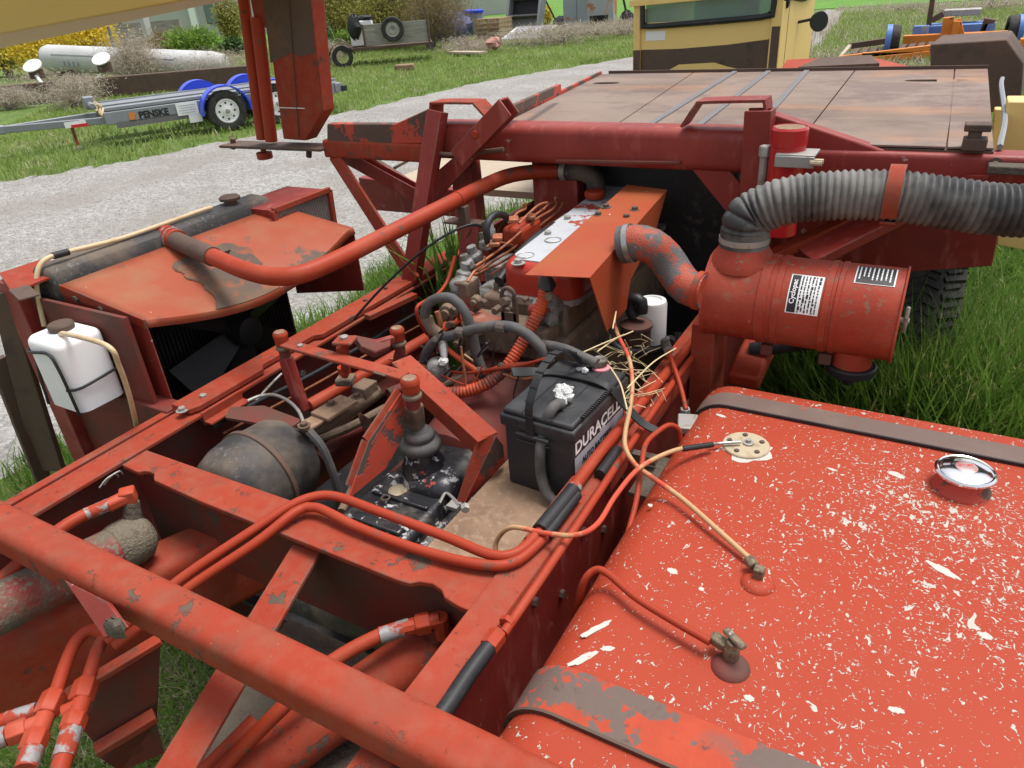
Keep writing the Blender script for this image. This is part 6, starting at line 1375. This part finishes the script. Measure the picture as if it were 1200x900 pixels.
# ---- utility trailer with spare wheel
U0 = P(402,79,'z',0); s0 = U0.length
ua = G(402,80); 
e_ = (P(492,70,'z',.35)-P(430,75,'z',.35)); e_.z = 0
uf = Vector((.80,.60,0)).normalized(); us = Vector((-uf.y, uf.x, 0))
ut = empty('utility_trailer', ua); tag(ut, 'small wooden sided trailer with a spare wheel on its side', 'trailer')
RU = Matrix((uf, us, Vector((0,0,1)))).transposed()
def UL(a, b, z): return ua+uf*a+us*b+Vector((0,0,z))
def up_(nm, mb, m, parent=None, **k): return obj(nm, mb, M[m], parent or ut, **k)
M['grey_wood'] = mat('weathered_grey_wood', (.27,.25,.22,1), .85, layers=[((.16,.14,.12,1), 5, .5, .7, dict(stretch=(.4,.4,3)))], bump=.15)
up_('bed', MB().box(UL(1.5,.6,.52), (2.9,1.5,.08), RU), 'rust'); up_('drawbar', MB().bar(UL(2.9,.3,.48), UL(3.0,.3,.48), .06, .06), 'rust')
for k in range(4): up_('side_plank', MB().box(UL(1.85,-.12,.66+k*.155), (2.1,.04,.145), RU), 'grey_wood', bevel=.005)
for a in (.82, 2.86): up_('side_post', MB().box(UL(a,-.16,.85), (.06,.05,.72), RU), 'rust')
for k in range(3): up_('side_plank', MB().box(UL(1.85,1.32,.66+k*.155), (2.1,.04,.145), RU), 'grey_wood', bevel=.005)
w = tyre('wheel', UL(.05,-.1,.33), us, .33, .2, ut, lugs=0)
sw = tyre('spare_wheel', UL(1.75,-.30,1.02), us, .36, .21, ut, lugs=0)
obj('rim', MB().lathe(UL(1.75,-.30,1.02), -us, [(.22,.02),(.22,.07),(.19,.05),(.10,.06),(.07,.04),(.05,.02)], 28), M['zinc'], sw, ang=30)
fm = MB()
for i in range(11):
    an = math.radians(10+160*i/10)
    for bb in (-.22, .08): fm.v.append(UL(.05-math.cos(an)*.42, bb, .33+math.sin(an)*.42))
for i in range(10): fm.f.append((2*i, 2*i+1, 2*i+3, 2*i+2))
o = up_('mudguard', fm, 'rust'); md = o.modifiers.new('solid', 'SOLIDIFY'); md.thickness = .02
fz = obj('white_appliance', MB().box(UL(.75,.5,.95), (.75,.65,.72), RU), M['white'], None, bevel=.03); tag(fz, 'white boxy appliance standing in the small wooden trailer', 'appliance')
tag(obj('black_bundle', MB().blob(UL(.55,.2,1.15), (.22,.2,.35), 12, 8, .2).blob(UL(.9,.4,1.36), (.3,.2,.10), 12, 8, .2), M['blackrub'], None), 'black crumpled bundle lying on the white appliance', 'bundle')

# ---- long white tank, lamp bar, rusty beam, pole, warehouse
w0, w1 = P(46,68,'z',1.35), P(272,84,'z',.62)
w0 = G(60,96)+Vector((0,0,0)); 
a_ = P(54,68,'y',15.0); b_ = P(268,77,'y',17.5)
lt = empty('white_tank', (a_.x, a_.y, 0)); tag(lt, 'long white round ended tank lying behind bleached weeds', 'tank')
L_ = (b_-a_).length; rt = 11.5*(a_-CAM).length/FPX
obj('shell', MB().lathe(a_, b_-a_, [(.02,-rt*.25),(rt*.5,-rt*.2),(rt*.85,0),(rt,rt*.4),(rt,L_-.5),(rt*.8,L_-.1),(.1,L_)], 28), M['whitetank'], lt, ang=50)
obj('seam', MB().bar(a_.lerp(b_,.08)+Vector((rt*.3,-rt*.8,rt*.35)), a_.lerp(b_,.75)+Vector((rt*.3,-rt*.8,rt*.35)), .08, .06), M['greyprint'], lt)
for t_ in (.1, .6): 
    q = a_.lerp(b_, t_); obj('cradle', MB().box((q.x,q.y,(q.z-rt)/2), (1.0,.3,q.z-rt+.2)), M['rust'], lt)
for k, t_ in enumerate((.105,.13,.155,.18)): obj('print_mark', MB().box(a_.lerp(b_,t_)+Vector((rt*.62,-rt*.80,-rt*.25)), (.22,.02,.14)), M['greyprint'], lt)
g0, g1 = G(-30,128), G(300,100)
tag(obj('rusty_beam', MB().bar(g0+Vector((0,0,.28)), g1+Vector((0,0,.28)), .25, .5), M['rust'], None, bevel=.02), 'long rusty steel beam lying behind the grey trailer', 'beam')
lb_ = empty('pipe_stand', G(38,112)); tag(lb_, 'two white capped pipes joined by a white bar above the rusty beam', 'pipe stand')
q0, q1 = P(41,81,'y',12.4), P(121,73,'y',13.6)
for q in (q0, q1):
    obj('pipe', MB().cyl((q.x,q.y,.6), (q.x,q.y,q.z), .19, .19, 18), M['rust'], lb_, ang=40)
    obj('white_cap', MB().lathe(q, (.35,-.6,1), [(.25,.10),(.25,.13),(.22,.14)], 24), M['white'], lb_)
obj('bar', MB().tube([q0+Vector((.1,-.1,-.15)), q0+Vector((.5,-.05,-.42)), q1+Vector((-.35,-.15,-.42)), q1+Vector((.05,-.1,-.05))], .045, 10), M['white'], lb_)
tag(obj('leaning_pole', MB().tube([P(127,32,'y',17.2), P(144,96,'y',16.4)], .045, 8), M['blackrub'], None), 'thin dark pole leaning in front of the white tank', 'pole')
# warehouse
wb = G(150,52); we = G(300,40); wd_ = (we-wb).normalized(); wnv = Vector((wd_.y, -wd_.x, 0))
wh_ = empty('warehouse', wb); tag(wh_, 'pale grey warehouse with dark windows behind the bushes', 'building')
M['siding'] = mat('pale_siding', (.46,.45,.43,1), .8, var=.05, vscale=.3)
M['roofing'] = mat('blue_grey_roofing', (.33,.36,.40,1), .6, var=.05)
def WL(a, o_, z): return wb+wd_*a+wnv*o_+Vector((0,0,z))
RW = Matrix((wd_, wnv, Vector((0,0,1)))).transposed()
obj('wall', MB().box(WL(6,-6,3.2), (50,11,6.4), RW), M['siding'], wh_)
obj('roof', MB().box(WL(6,-6,6.6), (52,12.5,.35), RW), M['roofing'], wh_); obj('eave', MB().box(WL(6,-.1,3.9), (50,1.0,.22), RW), M['roofing'], wh_)
for k, a in enumerate((-3, 5.5, 13)): obj('pilaster', MB().box(WL(a,-.3,3.1), (.5,.7,6.1), RW), M['white'], wh_)
for a, z, ww, hh in ((-1.2,1.9,2.0,1.3), (6.9,1.7,1.1,1.5), (8.6,1.2,1.3,2.2), (11.5,1.9,1.4,1.2)):
    f_ = obj('window', MB().box(WL(a,-.46,z), (ww,.14,hh), RW), M['rib'], wh_); obj('pane', MB().box(WL(a,-.38,z), (ww-.16,.04,hh-.16), RW), M['glass'], f_)
# block wall in front of it
bw_ = G(165,64); tag(obj('block_wall', MB().box(bw_+Vector((0,0,.8)), (5,.3,1.6), Matrix.Rotation(.75,3,'Z')), M['grey_wood'], None), 'low grey block wall in front of the warehouse', 'wall')
for i, (u, v) in enumerate(((181,66), (118,70))): tag(obj('wall_post', MB().box(G(u,v)+Vector((0,0,1.2)), (.35,.35,2.4)), M['siding'], None, bevel=.03), ('concrete post at the end of the low block wall', 'concrete post beside the yellow bushes')[i], 'post')
# ---- far yard: cabinet, pallets, crate, frame, drums
cb = G(676,38); cbs = cb.length/FPX
cabn = empty('metal_cabinet', cb); tag(cabn, 'tall grey metal cabinet with orange rust on its side', 'cabinet')
w_ = 30*cbs; dpt_ = 26*cbs; hh = 3.4
M['cabgrey'] = mat('blue_grey_sheet', (.33,.38,.43,1), .6, var=.05, layers=[((.40,.18,.06,1), 1.2, .60, .66, {})])
M['cabrust'] = mat('rusting_grey_sheet', (.36,.37,.38,1), .7, layers=[((.36,.15,.05,1), .9, .50, .56, {}), ((.16,.07,.04,1), 2, .6, .66, {})])
RC = Matrix.Rotation(.25,3,'Z')
obj('body', MB().box(cb+Vector((0,.8,hh/2)), (w_*1.0,1.4,hh), RC), M['cabgrey'], cabn, bevel=.02)
obj('door', MB().box(cb+RC@Vector((-w_*.25,0,0))+Vector((0,.06,hh/2+.1)), (w_*.46,.05,hh-.3), RC), M['cabgrey'], cabn, bevel=.01)
obj('door', MB().box(cb+RC@Vector((w_*.25,0,0))+Vector((0,.06,hh/2+.1)), (w_*.46,.05,hh-.3), RC), M['cabgrey'], cabn, bevel=.01)
cb2 = G(694,40); rb_ = obj('rusty_tank', MB().box(cb2+Vector((.3,.3,1.5)), (1.1,1.0,3.0), Matrix.Rotation(.25,3,'Z')), M['cabrust'], None, bevel=.06); tag(rb_, 'rust streaked grey metal bin beside the tall cabinet', 'bin')
pb_ = G(580,47); s_ = pb_.length/FPX; PW = 1.2
M['pallet'] = mat('pallet_wood', (.42,.31,.19,1), .85, var=.2, bump=.1)
for k in range(5):
    pal = empty('pallet', pb_+Vector((0,0,k*.17))); tag(pal, ('bottom wooden pallet of the stack behind the dead weeds', 'second wooden pallet from the ground in the stack', 'middle wooden pallet of the five in the stack', 'wooden pallet just under the topmost one in the stack', 'topmost wooden pallet of the stack beside the grey bin')[k], 'pallet', 'stacked wooden pallets')
    for j in range(5): obj('top_board', MB().box(pb_+Vector((0,-.5+j*.25,k*.17+.15)), (PW,.12,.02)), M['pallet'], pal)
    for a in (-.55,0,.55): obj('stringer', MB().box(pb_+Vector((a,0,k*.17+.07)), (.05,1.1,.12)), M['pallet'], pal)
cr_ = G(612,44); crt = empty('steel_crate', cr_); tag(crt, 'grey tilted steel bin with open dark front beside the pallets', 'bin')
RCr = Matrix.Rotation(-.35,3,'X')
def CR(x, y, z): return cr_+RCr@Vector((x,y,z))+Vector((0,0,.1))
obj('back', MB().box(CR(0,.3,.75), (1.5,.05,1.5), RCr), M['galv'], crt)
for x in (-.75,.75): obj('side', MB().box(CR(x,.1,.75), (.10,.5,1.5), RCr), M['galv'], crt, bevel=.02)
obj('top', MB().box(CR(0,.1,1.5), (1.5,.5,.10), RCr), M['galv'], crt); obj('shelf', MB().box(CR(0,.1,.75), (1.42,.4,.06), RCr), M['rib'], crt); obj('dark_sheet', MB().box(CR(0,.26,1.15), (1.38,.03,.62), RCr), M['ink'], crt)  # black sheet backs the upper half of the open front
wf = G(612,54); frm = empty('window_frame', wf); tag(frm, 'white flat frame leaning in the weeds', 'frame')
for (x0_, y0_, x1_, y1_) in ((-.8,0,.8,0),(-.8,1.2,.8,1.2),(-.8,0,-.8,1.2),(.8,0,.8,1.2)): obj('frame_side', MB().bar(wf+Vector((x0_,y0_,.25+.25*y0_)), wf+Vector((x1_,y1_,.25+.25*y1_)), .10, .05), M['white'], frm)
obj('pane', MB().plate([wf+Vector((x,y,.26+.25*y)) for x, y in ((-.75,.05),(.75,.05),(.75,1.15),(-.75,1.15))], .01), M['greyprint'], frm)
for i, (u, v, lb2) in enumerate(((552,44,'blue lidded drum behind the dead weeds'), (562,44,'blue lidded drum beside the pallets'))):
    d0 = G(u, v); dr = empty('drum', d0); tag(dr, lb2, 'drum'); obj('body', MB().lathe(d0, (0,0,1), [(.24,0),(.26,.1),(.26,.9),(.24,1.0)], 18), M['galv'], dr, ang=40); obj('lid', MB().lathe(d0+Vector((0,0,1.0)), (0,0,1), [(.28,0),(.28,.10),(.2,.14)], 18), M['blue'], dr, ang=40)
for i, (u, v) in enumerate(((535,50), (524,50))):
    d0 = G(u, v); tag(obj('blue_tarp', MB().blob(d0+Vector((0,0,.6)), (.75,.5,.6), 14, 9, .12), mat('slate_blue_tarp%d' % i, (.10,.12,.28,1), .7), None), ('slate blue tarp heap beside the drums', 'slate blue tarp heap under the brown thicket')[i], 'tarp')
d0 = G(580,62); tag(obj('pink_sack', MB().blob(d0+Vector((0,0,.3)), (.26,.20,.17), 14, 9, .35), mat('faded_pink_cloth', (.50,.26,.22,1), .9), None), 'faded pink sack lying in the weeds', 'sack')
d0 = G(548,66); tag(obj('pale_board', MB().box(d0+Vector((0,0,.12)), (1.6,.4,.06), Matrix.Rotation(-.3,3,'Z')), M['tan'], None), 'pale board lying in the dead weeds', 'board')
d0 = G(653,38); tag(obj('tipped_cart', MB().tube([d0+Vector((-.7,0,1.6)), d0+Vector((0,0,.4))], .04, 8).blob(d0+Vector((.15,0,.35)), (.35,.3,.3), 12, 8, .1), M['blackrub'], None), 'tipped dark hand cart with a long handle by the cabinet', 'cart')
d0 = G(702,42); tag(obj('black_bucket', MB().lathe(d0, (0,0,1), [(.3,0),(.36,.7),(.38,.72),(.33,.70),(.28,.1)], 20), M['blackrub'], None, ang=40), 'black bucket in front of the rusty bin', 'bucket')
tag(obj('pale_stick', MB().tube([d0+Vector((.1,0,.3)), d0+Vector((.9,0,2.6))], .05, 8), M['tan'], None), 'pale stick standing in the black bucket', 'stick')
d0 = G(735,36); tag(obj('garden_cart', MB().blob(d0+Vector((0,0,.4)), (.3,.3,.35), 12, 8, .15).tube([d0+Vector((0,0,.5)), d0+Vector((-.5,0,2.4))], .05, 8).tube([d0+Vector((-.9,0,0)), d0+Vector((-.9,0,2.4))], .05, 8), M['blackrub'], None), 'dark pipework behind the yellow cab corner', 'pipework')
d0 = G(397,84); tag(obj('brick_chunk', MB().box(G(475,83)+Vector((0,0,.1)), (.55,.3,.16), Matrix.Rotation(.4,3,'Z')), M['tray'], None, bevel=.03), 'tan block lying in the grass beside the small trailer', 'block')

# ---- orange and blue implement
im = empty('farm_implement', G(1100,75)); tag(im, 'orange frame implement with blue rollers and two transport wheels', 'implement')
M['orangep'] = mat('orange_paint', (.62,.20,.025,1), .5, layers=[((.20,.09,.04,1), 5, .6, .66, {})])
M['bluep'] = mat('light_blue_paint', (.09,.20,.50,1), .5, layers=[((.25,.30,.36,1), 4, .55, .65, {})])
YI = 17.5
def I(u, v, y=YI): return P(u, v, 'y', y)
def ib(a, b, m, w=.14, h=.14, nm='frame_bar', ya=YI, yb_=YI): return obj(nm, MB().bar(I(*a, ya), I(*b, yb_), w, h), M[m], im, bevel=.01)
ib((983,70), (1100,56), 'orangep'); ib((983,70), (996,54), 'tan', .08, .08, 'side_bar', YI, YI+1.5); ib((1010,66), (1210,60), 'orangep'); ib((996,54), (1045,47), 'rust', .12, .12, 'side_bar', YI+1.5, YI+1.6)
ib((1020,70), (1200,52), 'orangep', .2, .12); ib((1058,49), (1180,44), 'orangep', .25, .25, 'main_beam', 19, 19); ib((1080,41), (1165,37), 'bluep', .3, .35, 'roller', 19.5, 19.5); ib((1083,34), (1160,30), 'bluep', .2, .2, 'roller', 20, 20)
ib((1076,52), (1080,30), 'bluep', .18, .3, 'upright', 19.2, 19.2); ib((1108,46), (1112,20), 'orangep', .2, .2, 'upright', 19, 19); ib((1117,44), (1122,24), 'orangep', .35, .12, 'upright', 18.8, 18.8); ib((1127,44), (1122,22), 'orangep', .12, .12, 'upright', 18.8, 18.8)
ib((1106,15), (1150,13), 'zinc', .5, .12, 'top_plate', 20, 20); ib((1150,30), (1163,32), 'rust', .3, .3, 'gearbox', 19.5, 19.5); ib((1092,24), (1106,16), 'rust', .12, .12, 'strut', 19.5, 19.5)
ib((1088,32), (1094,-8), 'rust', .10, .10, 'mast', 19.5, 19.5); ib((1195,52), (1215,50), 'orangep', .3, .2)
for k in range(9): ib((1000+k*11,66-k), (1004+k*11,60-k), 'rust', .12, .12, 'tine', YI+.6, YI+1.0)
for (u, v, y) in ((1048,46,18.4), (1186,36,20.0)):
    c = I(u, v, y); rr_ = 12.5*c.length/FPX
    ww_ = tyre('wheel', c, (.95,.1,0), rr_, rr_*.75, im, lugs=0)
    obj('mudguard', MB().lathe(c+Vector((-rr_*.42 if u < 1100 else rr_*.42,0,0)), (1,.1,0), [(rr_*1.05,-.05),(rr_*1.05,.05)], 24), M['bluep'], ww_)
